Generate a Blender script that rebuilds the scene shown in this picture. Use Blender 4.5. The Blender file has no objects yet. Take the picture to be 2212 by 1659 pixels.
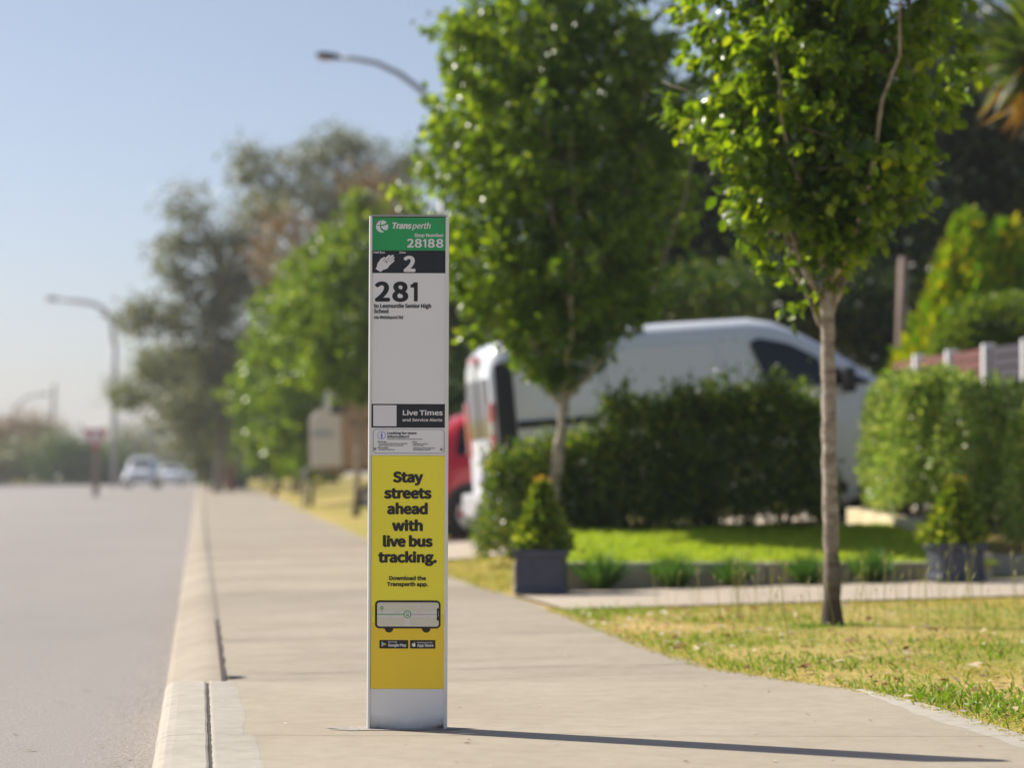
import bpy, math, os, random
import numpy as np
from mathutils import Vector, Matrix

R = math.radians
SC = bpy.context.scene
COL = SC.collection

# ------------------------------------------------------------------ camera, sky, sun, exposure
CAM_H = 0.86
PITCH = R(2.07)
FPX = 5530.0                      # focal length in pixels of a 2212 px wide picture
cam = bpy.data.cameras.new('camera')
cam.sensor_width = 44.0
cam.lens = 110.0
cam.clip_start = 0.1
cam.clip_end = 6000
cam.dof.use_dof = True
cam.dof.focus_distance = 8.74
cam.dof.aperture_fstop = 2.6
cam.dof.aperture_blades = 0
camo = bpy.data.objects.new('camera', cam)
COL.objects.link(camo)
camo.location = (0, 0, CAM_H)
camo.rotation_euler = (math.pi / 2 + PITCH, 0, 0)
SC.camera = camo

SUN_EL, SUN_AZ = R(41.5), R(-60)   # azimuth from +Y, negative towards -X
world = bpy.data.worlds.new("World")
SC.world = world
world.use_nodes = True
wn = world.node_tree.nodes
sky = wn.new('ShaderNodeTexSky')
sky.sky_type = 'NISHITA'
sky.sun_disc = False
sky.sun_elevation = SUN_EL
sky.sun_rotation = SUN_AZ
sky.altitude = 0
sky.air_density = 1.0
sky.dust_density = 0.9
sky.ozone_density = 2.2
tint = wn.new('ShaderNodeMix')
tint.data_type = 'RGBA'
tint.blend_type = 'MULTIPLY'
tint.inputs[0].default_value = 1.0
tint.inputs[7].default_value = (1.0, 0.915, 0.98, 1)
tcw = wn.new('ShaderNodeTexCoord')
sxw = wn.new('ShaderNodeSeparateXYZ')
rpw = wn.new('ShaderNodeValToRGB')
rpw.color_ramp.elements[0].position = 0.0
rpw.color_ramp.elements[0].color = (0.85, 0.855, 1.03, 1)
rpw.color_ramp.elements[1].position = 0.2
rpw.color_ramp.elements[1].color = (1.04, 0.905, 0.875, 1)
world.node_tree.links.new(tcw.outputs['Generated'], sxw.inputs[0])
world.node_tree.links.new(sxw.outputs['Z'], rpw.inputs['Fac'])
world.node_tree.links.new(rpw.outputs['Color'], tint.inputs[7])
world.node_tree.links.new(sky.outputs[0], tint.inputs[6])
world.node_tree.links.new(tint.outputs[2], wn['Background'].inputs[0])
wn['Background'].inputs[1].default_value = 0.09

sun = bpy.data.lights.new('sun', 'SUN')
sun.energy = 5.0
sun.angle = R(0.53)
sun.color = (1.0, 0.93, 0.82)
suno = bpy.data.objects.new('sun', sun)
COL.objects.link(suno)
sd = Vector((math.sin(SUN_AZ) * math.cos(SUN_EL), math.cos(SUN_AZ) * math.cos(SUN_EL), math.sin(SUN_EL)))
suno.rotation_euler = sd.to_track_quat('Z', 'Y').to_euler()

SC.view_settings.view_transform = 'Standard'
SC.view_settings.look = 'None'
SC.view_settings.exposure = 0.46
SC.view_settings.gamma = 1.0
SC.view_settings.use_curve_mapping = False
SC.render.engine = 'CYCLES'
SC.cycles.use_denoising = True
SC.cycles.max_bounces = 7
SC.cycles.transparent_max_bounces = 6
SC.cycles.volume_bounces = 0
SC.cycles.sample_clamp_indirect = 6
SC.cycles.sample_clamp_direct = 60
SC.cycles.caustics_reflective = False
SC.cycles.caustics_refractive = False


def at(x, y, Y):
    """world point at distance Y along +Y seen at pixel (x, y) of the 2212x1659 picture"""
    cx, cy = (x - 1106) / FPX, (829.5 - y) / FPX
    dy = math.cos(PITCH) - cy * math.sin(PITCH)
    dz = math.sin(PITCH) + cy * math.cos(PITCH)
    return Vector((cx / dy * Y, Y, CAM_H + dz / dy * Y))


def X(x, Y):
    return (x - 1106) / FPX * Y


# ------------------------------------------------------------------ terrain
def sstep(a, b, t):
    t = np.clip((np.asarray(t, float) - a) / (b - a), 0, 1)
    return t * t * (3 - 2 * t)


def kerb_x(Y):
    return -0.15 - 0.122 * np.asarray(Y, float)


_RY = [-40, 3, 6, 8.4, 9.0, 9.7, 10.3, 10.9, 11.5, 13, 16.1, 19, 22.1, 30, 45, 79, 119, 200, 400, 1600]
_RX = [5.5, 2.6, 2.1, 1.68, 1.62, 1.53, 1.40, 1.12, 0.87, .66, .30, -.12, -.54, -1.45, -3.1, -7.1, -12.1, -22.2, -47, -194]


def path_x(Y):
    return np.interp(Y, _RY, _RX)


def rise(Y):                        # the street climbs a little further on
    return 0.30 * sstep(45, 125, Y)


def terr(Xc, Y):
    """height of the ground to the right of the footpath"""
    u = np.maximum(0, np.asarray(Xc, float) - path_x(Y))
    g = 0.026 + 0.055 * sstep(18.5, 23.5, Y)
    return rise(Y) + g * np.minimum(u, 7) + 0.01 * np.minimum(np.maximum(u - 7, 0), 40)


PAD_END = 10.75


def path_z(t, Y):
    """footpath height; t = 0 at the kerb, 1 at the grass"""
    return rise(Y) - np.where(np.asarray(Y) > PAD_END, 0.055 * (1 - np.asarray(t)) ** 1.2, 0.0)


# ------------------------------------------------------------------ materials
def mat_base(name):
    m = bpy.data.materials.new(name)
    m.use_nodes = True
    nt = m.node_tree
    b = nt.nodes['Principled BSDF']
    return m, nt, b


def plain(name, col, rough=0.5, metal=0.0, spec=0.5, var=0.0, scale=6.0, coat=0.0, detail=6):
    m, nt, b = mat_base(name)
    b.inputs['Roughness'].default_value = rough
    b.inputs['Metallic'].default_value = metal
    b.inputs['Specular IOR Level'].default_value = spec
    b.inputs['Coat Weight'].default_value = coat
    b.inputs['Coat Roughness'].default_value = 0.05
    if var > 0:
        tc = nt.nodes.new('ShaderNodeTexCoord')
        nz = nt.nodes.new('ShaderNodeTexNoise')
        nz.inputs['Scale'].default_value = scale
        nz.inputs['Detail'].default_value = detail
        rp = nt.nodes.new('ShaderNodeValToRGB')
        rp.color_ramp.elements[0].position = 0.3
        rp.color_ramp.elements[1].position = 0.7
        rp.color_ramp.elements[0].color = tuple(c * (1 - var) for c in col) + (1,)
        rp.color_ramp.elements[1].color = tuple(min(1, c * (1 + var)) for c in col) + (1,)
        nt.links.new(tc.outputs['Object'], nz.inputs['Vector'])
        nt.links.new(nz.outputs['Fac'], rp.inputs['Fac'])
        nt.links.new(rp.outputs['Color'], b.inputs['Base Color'])
    else:
        b.inputs['Base Color'].default_value = tuple(col) + (1,)
    return m


def ramp(nt, fac, stops):
    rp = nt.nodes.new('ShaderNodeValToRGB')
    e = rp.color_ramp.elements
    while len(e) < len(stops):
        e.new(0.5)
    for k, (p, c) in enumerate(stops):
        e[k].position = p
        e[k].color = tuple(c) + (1,)
    nt.links.new(fac, rp.inputs['Fac'])
    return rp.outputs['Color']


def noise(nt, scale, detail=5, rough=0.6, vec=None, mapscale=None):
    tc = nt.nodes.new('ShaderNodeTexCoord')
    v = tc.outputs['Object']
    if mapscale:
        mp = nt.nodes.new('ShaderNodeMapping')
        mp.inputs['Scale'].default_value = mapscale
        nt.links.new(v, mp.inputs['Vector'])
        v = mp.outputs['Vector']
    nz = nt.nodes.new('ShaderNodeTexNoise')
    nz.inputs['Scale'].default_value = scale
    nz.inputs['Detail'].default_value = detail
    nz.inputs['Roughness'].default_value = rough
    nt.links.new(v, nz.inputs['Vector'])
    return nz.outputs['Fac']


def mix(nt, fac, a, b, mode='MIX'):
    mx = nt.nodes.new('ShaderNodeMix')
    mx.data_type = 'RGBA'
    mx.blend_type = mode
    for sock, v in ((mx.inputs[0], fac), (mx.inputs[6], a), (mx.inputs[7], b)):
        if hasattr(v, 'is_linked') or hasattr(v, 'links'):
            nt.links.new(v, sock)
        elif isinstance(v, (int, float)):
            sock.default_value = v
        else:
            sock.default_value = tuple(v) + (1,)
    return mx.outputs[2]


def bump(nt, b, fac, strength, dist):
    bp = nt.nodes.new('ShaderNodeBump')
    bp.inputs['Strength'].default_value = strength
    bp.inputs['Distance'].default_value = dist
    nt.links.new(fac, bp.inputs['Height'])
    nt.links.new(bp.outputs['Normal'], b.inputs['Normal'])


def leaf_mat(name, stops, trans, tmix=0.45, rough=0.35, spec=0.5):
    """leaf: random tint per leaf, light passing through, waxy gloss"""
    m, nt, b = mat_base(name)
    geo = nt.nodes.new('ShaderNodeNewGeometry')
    c = ramp(nt, geo.outputs['Random Per Island'], stops)
    nt.links.new(c, b.inputs['Base Color'])
    b.inputs['Roughness'].default_value = rough
    b.inputs['Specular IOR Level'].default_value = spec
    tr = nt.nodes.new('ShaderNodeBsdfTranslucent')
    ct = mix(nt, 1.0, c, trans, 'MULTIPLY')
    nt.links.new(ct, tr.inputs['Color'])
    ms = nt.nodes.new('ShaderNodeMixShader')
    ms.inputs[0].default_value = tmix
    nt.links.new(b.outputs[0], ms.inputs[1])
    nt.links.new(tr.outputs[0], ms.inputs[2])
    nt.links.new(ms.outputs[0], nt.nodes['Material Output'].inputs['Surface'])
    return m


def concrete(name, c0, c1, speck=(0.16, 0.13, 0.11), stain=0.25, fine=260, bstr=0.25, speckamt=0.5):
    m, nt, b = mat_base(name)
    big = noise(nt, 0.9, 4, 0.6)
    mid = noise(nt, 9, 6, 0.7)
    fi = noise(nt, fine, 3, 0.6)
    base = ramp(nt, big, [(0.3, c0), (0.7, c1)])
    base = mix(nt, stain, base, ramp(nt, mid, [(0.25, (0.35, 0.31, 0.26)), (0.6, (1, 1, 1))]), 'MULTIPLY')
    sp = ramp(nt, fi, [(0.30, speck), (0.42, (1, 1, 1)), (0.66, (1, 1, 1)), (0.8, (1.0, 1.0, 1.0))])
    base = mix(nt, speckamt, base, sp, 'MULTIPLY')
    nt.links.new(base, b.inputs['Base Color'])
    b.inputs['Roughness'].default_value = 0.85
    b.inputs['Specular IOR Level'].default_value = 0.3
    bump(nt, b, fi, bstr, 0.004)
    return m


M = {}
M['pad'] = concrete('exposed concrete', (0.375, 0.322, 0.248), (0.44, 0.385, 0.302))
def slabs(m, step):
    nt = m.node_tree
    b = nt.nodes['Principled BSDF']
    src = b.inputs['Base Color'].links[0].from_socket
    tc = nt.nodes.new('ShaderNodeTexCoord')
    sx = nt.nodes.new('ShaderNodeSeparateXYZ')
    nt.links.new(tc.outputs['Object'], sx.inputs[0])
    dv_ = nt.nodes.new('ShaderNodeMath'); dv_.operation = 'DIVIDE'; dv_.inputs[1].default_value = step
    fl = nt.nodes.new('ShaderNodeMath'); fl.operation = 'FLOOR'
    nt.links.new(sx.outputs['Y'], dv_.inputs[0]); nt.links.new(dv_.outputs[0], fl.inputs[0])
    wn_ = nt.nodes.new('ShaderNodeTexWhiteNoise'); wn_.noise_dimensions = '1D'
    nt.links.new(fl.outputs[0], wn_.inputs['W'])
    c = mix(nt, 1.0, src, ramp(nt, wn_.outputs['Value'], [(0.0, (0.84, 0.83, 0.82)), (1.0, (1.06, 1.05, 1.04))]), 'MULTIPLY')
    st = noise(nt, 1.6, 5, 0.7, mapscale=(.7, 2.2, 1))
    c = mix(nt, .55, c, ramp(nt, st, [(0.32, (0.72, 0.69, 0.65)), (0.52, (1, 1, 1))]), 'MULTIPLY')
    nt.links.new(c, b.inputs['Base Color'])


M['path'] = concrete('footpath concrete', (0.36, 0.315, 0.25), (0.43, 0.378, 0.30))
slabs(M['path'], 1.55)
M['kerb'] = concrete('kerb concrete', (0.42, 0.387, 0.325), (0.49, 0.455, 0.385), fine=120, bstr=0.12, stain=0.35, speckamt=0.2)
M['drive'] = concrete('driveway concrete', (0.44, 0.37, 0.29), (0.52, 0.45, 0.36))
M['limestone'] = concrete('limestone', (0.62, 0.54, 0.36), (0.74, 0.65, 0.46), fine=60, speckamt=0.3)
M['edging'] = concrete('edging concrete', (0.34, 0.31, 0.26), (0.44, 0.40, 0.33), fine=80, speckamt=0.3)
M['joint'] = plain('joint grit', (0.045, 0.035, 0.028), 0.95, var=0.5, scale=60)
M['grout'] = plain('joint line', (0.30, 0.265, 0.22), 0.95, var=0.25, scale=30)
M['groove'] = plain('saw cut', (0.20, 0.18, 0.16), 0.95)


def asphalt():
    m, nt, b = mat_base('worn asphalt')
    big = noise(nt, 0.35, 4, 0.6, mapscale=(1, 0.25, 1))
    fi = noise(nt, 120, 4, 0.8)
    base = ramp(nt, big, [(0.3, (0.31, 0.282, 0.258)), (0.7, (0.38, 0.347, 0.318))])
    sp = ramp(nt, fi, [(0.30, (0.15, 0.14, 0.13)), (0.46, (0.85, 0.83, 0.81)), (0.60, (1.08, 1.06, 1.03)), (0.72, (2.3, 2.25, 2.2))])
    base = mix(nt, 0.9, base, sp, 'MULTIPLY')
    nt.links.new(base, b.inputs['Base Color'])
    b.inputs['Roughness'].default_value = 0.62
    b.inputs['Specular IOR Level'].default_value = 0.5
    bump(nt, b, fi, 0.55, 0.008)
    return m


M['asphalt'] = asphalt()


def soil_grass():
    m, nt, b = mat_base('verge ground')
    a = noise(nt, 0.55, 5, 0.65)
    f = noise(nt, 14, 5, 0.7)
    c1 = ramp(nt, a, [(0.36, (0.26, 0.28, 0.05)), (0.5, (0.44, 0.36, 0.12)), (0.66, (0.56, 0.41, 0.18))])
    c2 = mix(nt, 0.7, c1, ramp(nt, f, [(0.3, (0.45, 0.42, 0.38)), (0.65, (1.15, 1.12, 1.0))]), 'MULTIPLY')
    nt.links.new(c2, b.inputs['Base Color'])
    b.inputs['Roughness'].default_value = 0.95
    b.inputs['Specular IOR Level'].default_value = 0.1
    bump(nt, b, f, 0.6, 0.03)
    return m


M['ground'] = soil_grass()
M['lawn'] = plain('lawn turf', (0.30, 0.36, 0.03), 0.95, spec=0.1, var=0.35, scale=9)
M['blade_verge'] = leaf_mat('verge grass blade', [(0.0, (0.26, 0.33, 0.035)), (0.25, (0.40, 0.42, 0.06)), (0.45, (0.60, 0.50, 0.15)), (0.8, (0.68, 0.52, 0.22)), (1.0, (0.36, 0.40, 0.06))], (1.0, 1.0, 0.7), 0.4, 0.5, 0.25)
M['blade_green'] = leaf_mat('green grass blade', [(0.0, (0.13, 0.27, 0.015)), (0.6, (0.20, 0.34, 0.025)), (1.0, (0.32, 0.38, 0.05))], (1.1, 1.1, 0.6), 0.45, 0.45, 0.25)
M['blade_lawn'] = leaf_mat('lawn blade', [(0.0, (0.29, 0.43, 0.018)), (0.6, (0.43, 0.55, 0.03)), (1.0, (0.55, 0.58, 0.07))], (1.1, 1.1, 0.6), 0.45, 0.5, 0.2)
M['straw'] = leaf_mat('dry stalk', [(0.0, (0.34, 0.30, 0.12)), (0.5, (0.24, 0.28, 0.07)), (1.0, (0.45, 0.38, 0.20))], (1, 1, 0.8), 0.35, 0.6, 0.2)
M['litter'] = leaf_mat('fallen leaf', [(0.0, (0.17, 0.06, 0.025)), (0.35, (0.26, 0.11, 0.05)), (0.45, (0.46, 0.32, 0.18)), (0.65, (0.72, 0.60, 0.42)), (1.0, (0.82, 0.74, 0.58))], (0.8, 0.7, 0.5), 0.15, 0.6, 0.3)
M['grit'] = leaf_mat('gutter grit', [(0.0, (0.42, 0.32, 0.22)), (0.5, (0.62, 0.51, 0.37)), (1.0, (0.80, 0.72, 0.58))], (0.5, 0.5, 0.5), 0.02, 0.8, 0.2)

M['leaf_pear'] = leaf_mat('pear leaf', [(0.0, (0.030, 0.072, 0.005)), (0.5, (0.060, 0.120, 0.007)), (0.9, (0.095, 0.165, 0.009)), (1.0, (0.13, 0.19, 0.012))], (5.0, 3.9, 0.9), 0.48, 0.27, 0.55)
M['leaf_hedge'] = leaf_mat('hedge leaf', [(0.0, (0.035, 0.075, 0.010)), (0.5, (0.075, 0.13, 0.013)), (0.86, (0.17, 0.22, 0.022)), (1.0, (0.28, 0.25, 0.04))], (2.3, 2.3, 0.9), 0.35, 0.32, 0.5)
M['leaf_light_hedge'] = leaf_mat('light hedge leaf', [(0.0, (0.075, 0.14, 0.02)), (0.4, (0.19, 0.29, 0.045)), (0.8, (0.35, 0.42, 0.10)), (1.0, (0.47, 0.44, 0.14))], (1.7, 1.75, 1.1), 0.38, 0.36, 0.5)
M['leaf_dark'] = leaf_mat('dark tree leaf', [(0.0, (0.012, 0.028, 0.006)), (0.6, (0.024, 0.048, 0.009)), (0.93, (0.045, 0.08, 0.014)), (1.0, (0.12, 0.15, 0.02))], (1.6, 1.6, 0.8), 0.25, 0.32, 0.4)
M['leaf_mid'] = leaf_mat('bushy tree leaf', [(0.0, (0.028, 0.07, 0.008)), (0.6, (0.06, 0.12, 0.014)), (1.0, (0.16, 0.20, 0.025))], (1.9, 1.8, 0.8), 0.35, 0.35, 0.4)
M['leaf_gum'] = leaf_mat('gum leaf', [(0.0, (0.105, 0.125, 0.06)), (0.6, (0.19, 0.21, 0.10)), (1.0, (0.31, 0.31, 0.16))], (1.3, 1.3, 0.9), 0.38, 0.36, 0.4)
M['leaf_olive'] = leaf_mat('olive leaf', [(0.0, (0.085, 0.115, 0.03)), (0.6, (0.17, 0.20, 0.05)), (1.0, (0.28, 0.28, 0.08))], (1.5, 1.5, 0.8), 0.3, 0.42, 0.4)
M['leaf_rust'] = leaf_mat('rusty leaf', [(0.0, (0.20, 0.13, 0.06)), (0.6, (0.28, 0.19, 0.08)), (1.0, (0.32, 0.27, 0.11))], (1.2, 1.1, 0.8), 0.3, 0.5, 0.3)
M['leaf_gold'] = leaf_mat('golden conifer spray', [(0.0, (0.11, 0.27, 0.008)), (0.5, (0.24, 0.39, 0.008)), (1.0, (0.58, 0.52, 0.01))], (1.4, 1.3, 0.6), 0.35, 0.55, 0.2)
M['leaf_top'] = leaf_mat('clipped shrub leaf', [(0.0, (0.10, 0.17, 0.018)), (0.6, (0.17, 0.25, 0.025)), (1.0, (0.24, 0.30, 0.04))], (1.4, 1.4, 0.7), 0.4, 0.5, 0.3)
M['leaf_palm'] = leaf_mat('strap leaf', [(0.0, (0.035, 0.07, 0.010)), (0.6, (0.075, 0.125, 0.014)), (1.0, (0.16, 0.20, 0.025))], (1.7, 1.6, 0.7), 0.4, 0.4, 0.4)
M['leaf_dead'] = leaf_mat('dead strap leaf', [(0.0, (0.22, 0.12, 0.02)), (1.0, (0.38, 0.23, 0.035))], (1.4, 1.2, 0.7), 0.4, 0.5, 0.3)
M['leaf_tuft'] = leaf_mat('tuft leaf', [(0.0, (0.05, 0.14, 0.02)), (1.0, (0.12, 0.22, 0.04))], (1.4, 1.5, 0.8), 0.35, 0.4, 0.4)
M['leaf_pot'] = leaf_mat('potted shrub leaf', [(0.0, (0.06, 0.12, 0.012)), (0.5, (0.12, 0.19, 0.018)), (1.0, (0.26, 0.30, 0.03))], (2.2, 2.0, 0.8), 0.38, 0.36, 0.5)
M['leaf_orange'] = leaf_mat('new orange leaf', [(0.0, (0.34, 0.20, 0.03)), (1.0, (0.42, 0.30, 0.06))], (1.4, 1.2, 0.7), 0.4, 0.4, 0.4)


def bark(name, c0, c1, dark, foot=0.55):
    m, nt, b = mat_base(name)
    a = noise(nt, 7, 6, 0.65, mapscale=(1, 1, 2.6))
    f = noise(nt, 40, 5, 0.7, mapscale=(1, 1, 1.8))
    c = ramp(nt, a, [(0.33, dark), (0.47, c0), (0.68, c1)])
    c = mix(nt, 0.5, c, ramp(nt, f, [(0.3, (0.45, 0.42, 0.38)), (0.6, (1, 1, 1))]), 'MULTIPLY')
    tc = nt.nodes.new('ShaderNodeTexCoord')
    sx = nt.nodes.new('ShaderNodeSeparateXYZ')
    nt.links.new(tc.outputs['Object'], sx.inputs[0])
    ad = nt.nodes.new('ShaderNodeMath')
    ad.operation = 'ADD'
    mu = nt.nodes.new('ShaderNodeMath')
    mu.operation = 'MULTIPLY'
    mu.inputs[1].default_value = 0.35
    nt.links.new(a, mu.inputs[0])
    nt.links.new(sx.outputs['Z'], ad.inputs[0])
    nt.links.new(mu.outputs[0], ad.inputs[1])
    c = mix(nt, ramp(nt, ad.outputs[0], [(foot * 0.6, (1, 1, 1)), (foot * 1.5, (0, 0, 0))]), c, (0.075, 0.06, 0.045))
    nt.links.new(c, b.inputs['Base Color'])
    b.inputs['Roughness'].default_value = 0.85
    b.inputs['Specular IOR Level'].default_value = 0.25
    bump(nt, b, f, 0.4, 0.01)
    return m


M['bark_pear'] = bark('pear bark', (0.37, 0.305, 0.25), (0.54, 0.47, 0.41), (0.15, 0.115, 0.085))
M['bark_dark'] = plain('dark bark', (0.085, 0.065, 0.05), 0.9, var=0.4, scale=8)
M['bark_gum'] = plain('gum bark', (0.30, 0.26, 0.22), 0.85, var=0.35, scale=3)
M['twig'] = plain('twig', (0.15, 0.105, 0.07), 0.8, var=0.3, scale=20)
M['core'] = plain('inner twigs', (0.018, 0.022, 0.009), 0.95, var=0.5, scale=25)

M['white_panel'] = plain('painted sign panel', (0.86, 0.84, 0.83), 0.42, var=0.02, scale=3, spec=0.4)


def base_panel():
    m, nt, b = mat_base('scuffed white base')
    a = noise(nt, 14, 6, 0.7, mapscale=(1, 1, 2))
    tc = nt.nodes.new('ShaderNodeTexCoord')
    sx = nt.nodes.new('ShaderNodeSeparateXYZ')
    nt.links.new(tc.outputs['Object'], sx.inputs[0])
    ax = nt.nodes.new('ShaderNodeMath'); ax.operation = 'ABSOLUTE'
    nt.links.new(sx.outputs['X'], ax.inputs[0])
    m1 = nt.nodes.new('ShaderNodeMath'); m1.operation = 'MULTIPLY_ADD'
    m1.inputs[1].default_value = -0.22; m1.inputs[2].default_value = 0.03
    nt.links.new(ax.outputs[0], m1.inputs[0])
    s = nt.nodes.new('ShaderNodeMath'); s.operation = 'ADD'
    nt.links.new(sx.outputs['Z'], s.inputs[0]); nt.links.new(m1.outputs[0], s.inputs[1])
    n2 = nt.nodes.new('ShaderNodeMath'); n2.operation = 'MULTIPLY_ADD'
    n2.inputs[1].default_value = -0.055; n2.inputs[2].default_value = 0.028
    nt.links.new(a, n2.inputs[0])
    s2 = nt.nodes.new('ShaderNodeMath'); s2.operation = 'ADD'
    nt.links.new(s.outputs[0], s2.inputs[0]); nt.links.new(n2.outputs[0], s2.inputs[1])
    c = ramp(nt, s2.outputs[0], [(0.006, (0.13, 0.10, 0.07)), (0.022, (0.50, 0.48, 0.46)), (0.06, (0.82, 0.81, 0.80))])
    nt.links.new(c, b.inputs['Base Color'])
    b.inputs['Roughness'].default_value = 0.45
    return m


M['base_panel'] = base_panel()
M['frame_white'] = plain('white powder coat', (0.78, 0.77, 0.75), 0.38, var=0.03, scale=12)
M['frame_grey'] = plain('aluminium channel', (0.36, 0.36, 0.37), 0.4, metal=0.5)
M['sign_green'] = plain('sign green', (0.022, 0.36, 0.105), 0.4, var=0.05, scale=5)
M['sign_black'] = plain('sign black', (0.011, 0.013, 0.018), 0.4, var=0.1, scale=8)
M['sign_white'] = plain('sign lettering white', (0.82, 0.79, 0.79), 0.45)
M['ink'] = plain('black ink', (0.010, 0.011, 0.014), 0.45)
M['ink_warm'] = plain('warm black ink', (0.022, 0.017, 0.014), 0.5)
M['blue_ink'] = plain('blue ink', (0.045, 0.12, 0.62), 0.45)
M['ad_yellow'] = plain('poster yellow', (0.98, 0.85, 0.045), 0.4, var=0.03, scale=4)
M['ad_gold'] = plain('poster gold', (0.97, 0.67, 0.028), 0.4, var=0.04, scale=4)
M['ad_gold_soft'] = plain('poster skyline', (0.93, 0.69, 0.04), 0.4)
M['screen_pale'] = plain('poster pale screen', (0.72, 0.68, 0.54), 0.45)
M['screen_road'] = plain('poster pale road', (0.76, 0.73, 0.67), 0.45)
M['screen_grey'] = plain('poster grey line', (0.42, 0.36, 0.37), 0.45)
M['ad_green'] = plain('poster green', (0.04, 0.36, 0.10), 0.45)
M['play_blue'] = plain('play blue', (0.25, 0.55, 0.72), 0.45)
M['play_red'] = plain('play red', (0.72, 0.08, 0.12), 0.45)
M['play_yellow'] = plain('play yellow', (0.80, 0.62, 0.02), 0.45)
M['play_green'] = plain('play green', (0.10, 0.50, 0.16), 0.45)
M['screw'] = plain('screw steel', (0.42, 0.38, 0.34), 0.35, metal=0.9)
M['rust'] = plain('rust ring', (0.16, 0.075, 0.03), 0.8, var=0.3, scale=90)

M['van_paint'] = plain('white van paint', (0.73, 0.77, 0.83), 0.35, spec=0.5, coat=0.6)
M['red_paint'] = plain('red car paint', (0.52, 0.012, 0.022), 0.32, coat=0.9)
M['silver_paint'] = plain('silver white paint', (0.66, 0.68, 0.74), 0.3, coat=0.8)
M['glass_dark'] = plain('dark car glass', (0.008, 0.011, 0.014), 0.06, spec=0.45)
M['black_plastic'] = plain('black plastic', (0.014, 0.015, 0.018), 0.5)
M['grey_plastic'] = plain('grey plastic', (0.40, 0.41, 0.43), 0.5)
M['seam'] = plain('body seam', (0.10, 0.11, 0.13), 0.6)
M['tyre'] = plain('tyre rubber', (0.018, 0.018, 0.018), 0.85)
M['alloy'] = plain('wheel alloy', (0.60, 0.60, 0.60), 0.35, metal=0.7)
M['tail_red'] = plain('red lamp', (0.55, 0.01, 0.015), 0.15, coat=1.0)
M['lamp_clear'] = plain('clear lamp', (0.75, 0.76, 0.78), 0.08, coat=1.0)
M['amber'] = plain('amber lens', (0.62, 0.34, 0.10), 0.2)
M['plate'] = plain('number plate', (0.45, 0.45, 0.62), 0.5)
M['galv'] = plain('galvanised steel', (0.27, 0.27, 0.28), 0.5, metal=0.35, var=0.12, scale=4)
M['lamp_body'] = plain('lamp housing', (0.03, 0.033, 0.045), 0.45)
M['pole_far'] = plain('pale pole paint', (0.34, 0.35, 0.37), 0.6)
M['fence_slat'] = plain('wine red slats', (0.17, 0.066, 0.055), 0.55, var=0.15, scale=7)
M['fence_dark'] = plain('dark slats', (0.055, 0.045, 0.06), 0.55)
M['fence_post'] = plain('white posts', (0.86, 0.86, 0.85), 0.5, var=0.03)
M['pot'] = plain('slate pot', (0.050, 0.055, 0.085), 0.45, var=0.15, scale=14)
M['pot_soil'] = plain('potting soil', (0.05, 0.035, 0.025), 0.95, var=0.4, scale=40)
M['caravan_cream'] = plain('cream caravan wall', (0.66, 0.61, 0.54), 0.5, var=0.04)
M['caravan_roof'] = plain('white caravan roof', (0.78, 0.78, 0.78), 0.45)
M['shade_and_cap_tan'] = plain('tan caravan shade and pillar cap', (0.42, 0.26, 0.15), 0.55, var=0.06)  # shade of the caravan's side as a colour; also the pillar cap's own tan
M['hazy_sign_red'] = plain('haze paled sign red', (0.55, 0.13, 0.15), 0.5)  # red made paler, the fading by haze put into the colour
M['sign_blue'] = plain('pale blue sign', (0.30, 0.36, 0.52), 0.5)
M['bin_green'] = plain('dark green bin', (0.012, 0.035, 0.03), 0.5)
M['brick'] = plain('brown brick', (0.25, 0.13, 0.085), 0.85, var=0.25, scale=18)
M['timber'] = plain('weathered timber', (0.23, 0.17, 0.14), 0.85, var=0.3, scale=9)
M['pole_wood'] = plain('wood pole', (0.30, 0.24, 0.20), 0.85, var=0.2)
M['cap_grit'] = plain('rough mortar', (0.33, 0.30, 0.265), 0.95, var=0.3, scale=90)


# ------------------------------------------------------------------ mesh helpers
def link(name, me, parent=None):
    o = bpy.data.objects.new(name, me)
    COL.objects.link(o)
    if parent is not None:
        o.parent = parent
    return o


def tag(o, label=None, cat=None, group=None, kind=None):
    if label: o['label'] = label
    if cat: o['category'] = cat
    if group: o['group'] = group
    if kind: o['kind'] = kind
    return o


def empty(name, loc=(0, 0, 0), rot=(0, 0, 0), label=None, cat=None, group=None):
    o = bpy.data.objects.new(name, None)
    COL.objects.link(o)
    o.location = loc
    o.rotation_euler = rot
    o.empty_display_size = 0.2
    return tag(o, label, cat, group)


def copy_tree(o, parent=None):
    c = o.copy()
    COL.objects.link(c)
    c.parent = parent
    for ch in [x for x in COL.objects if x.parent == o]:
        copy_tree(ch, c)
    return c


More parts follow.
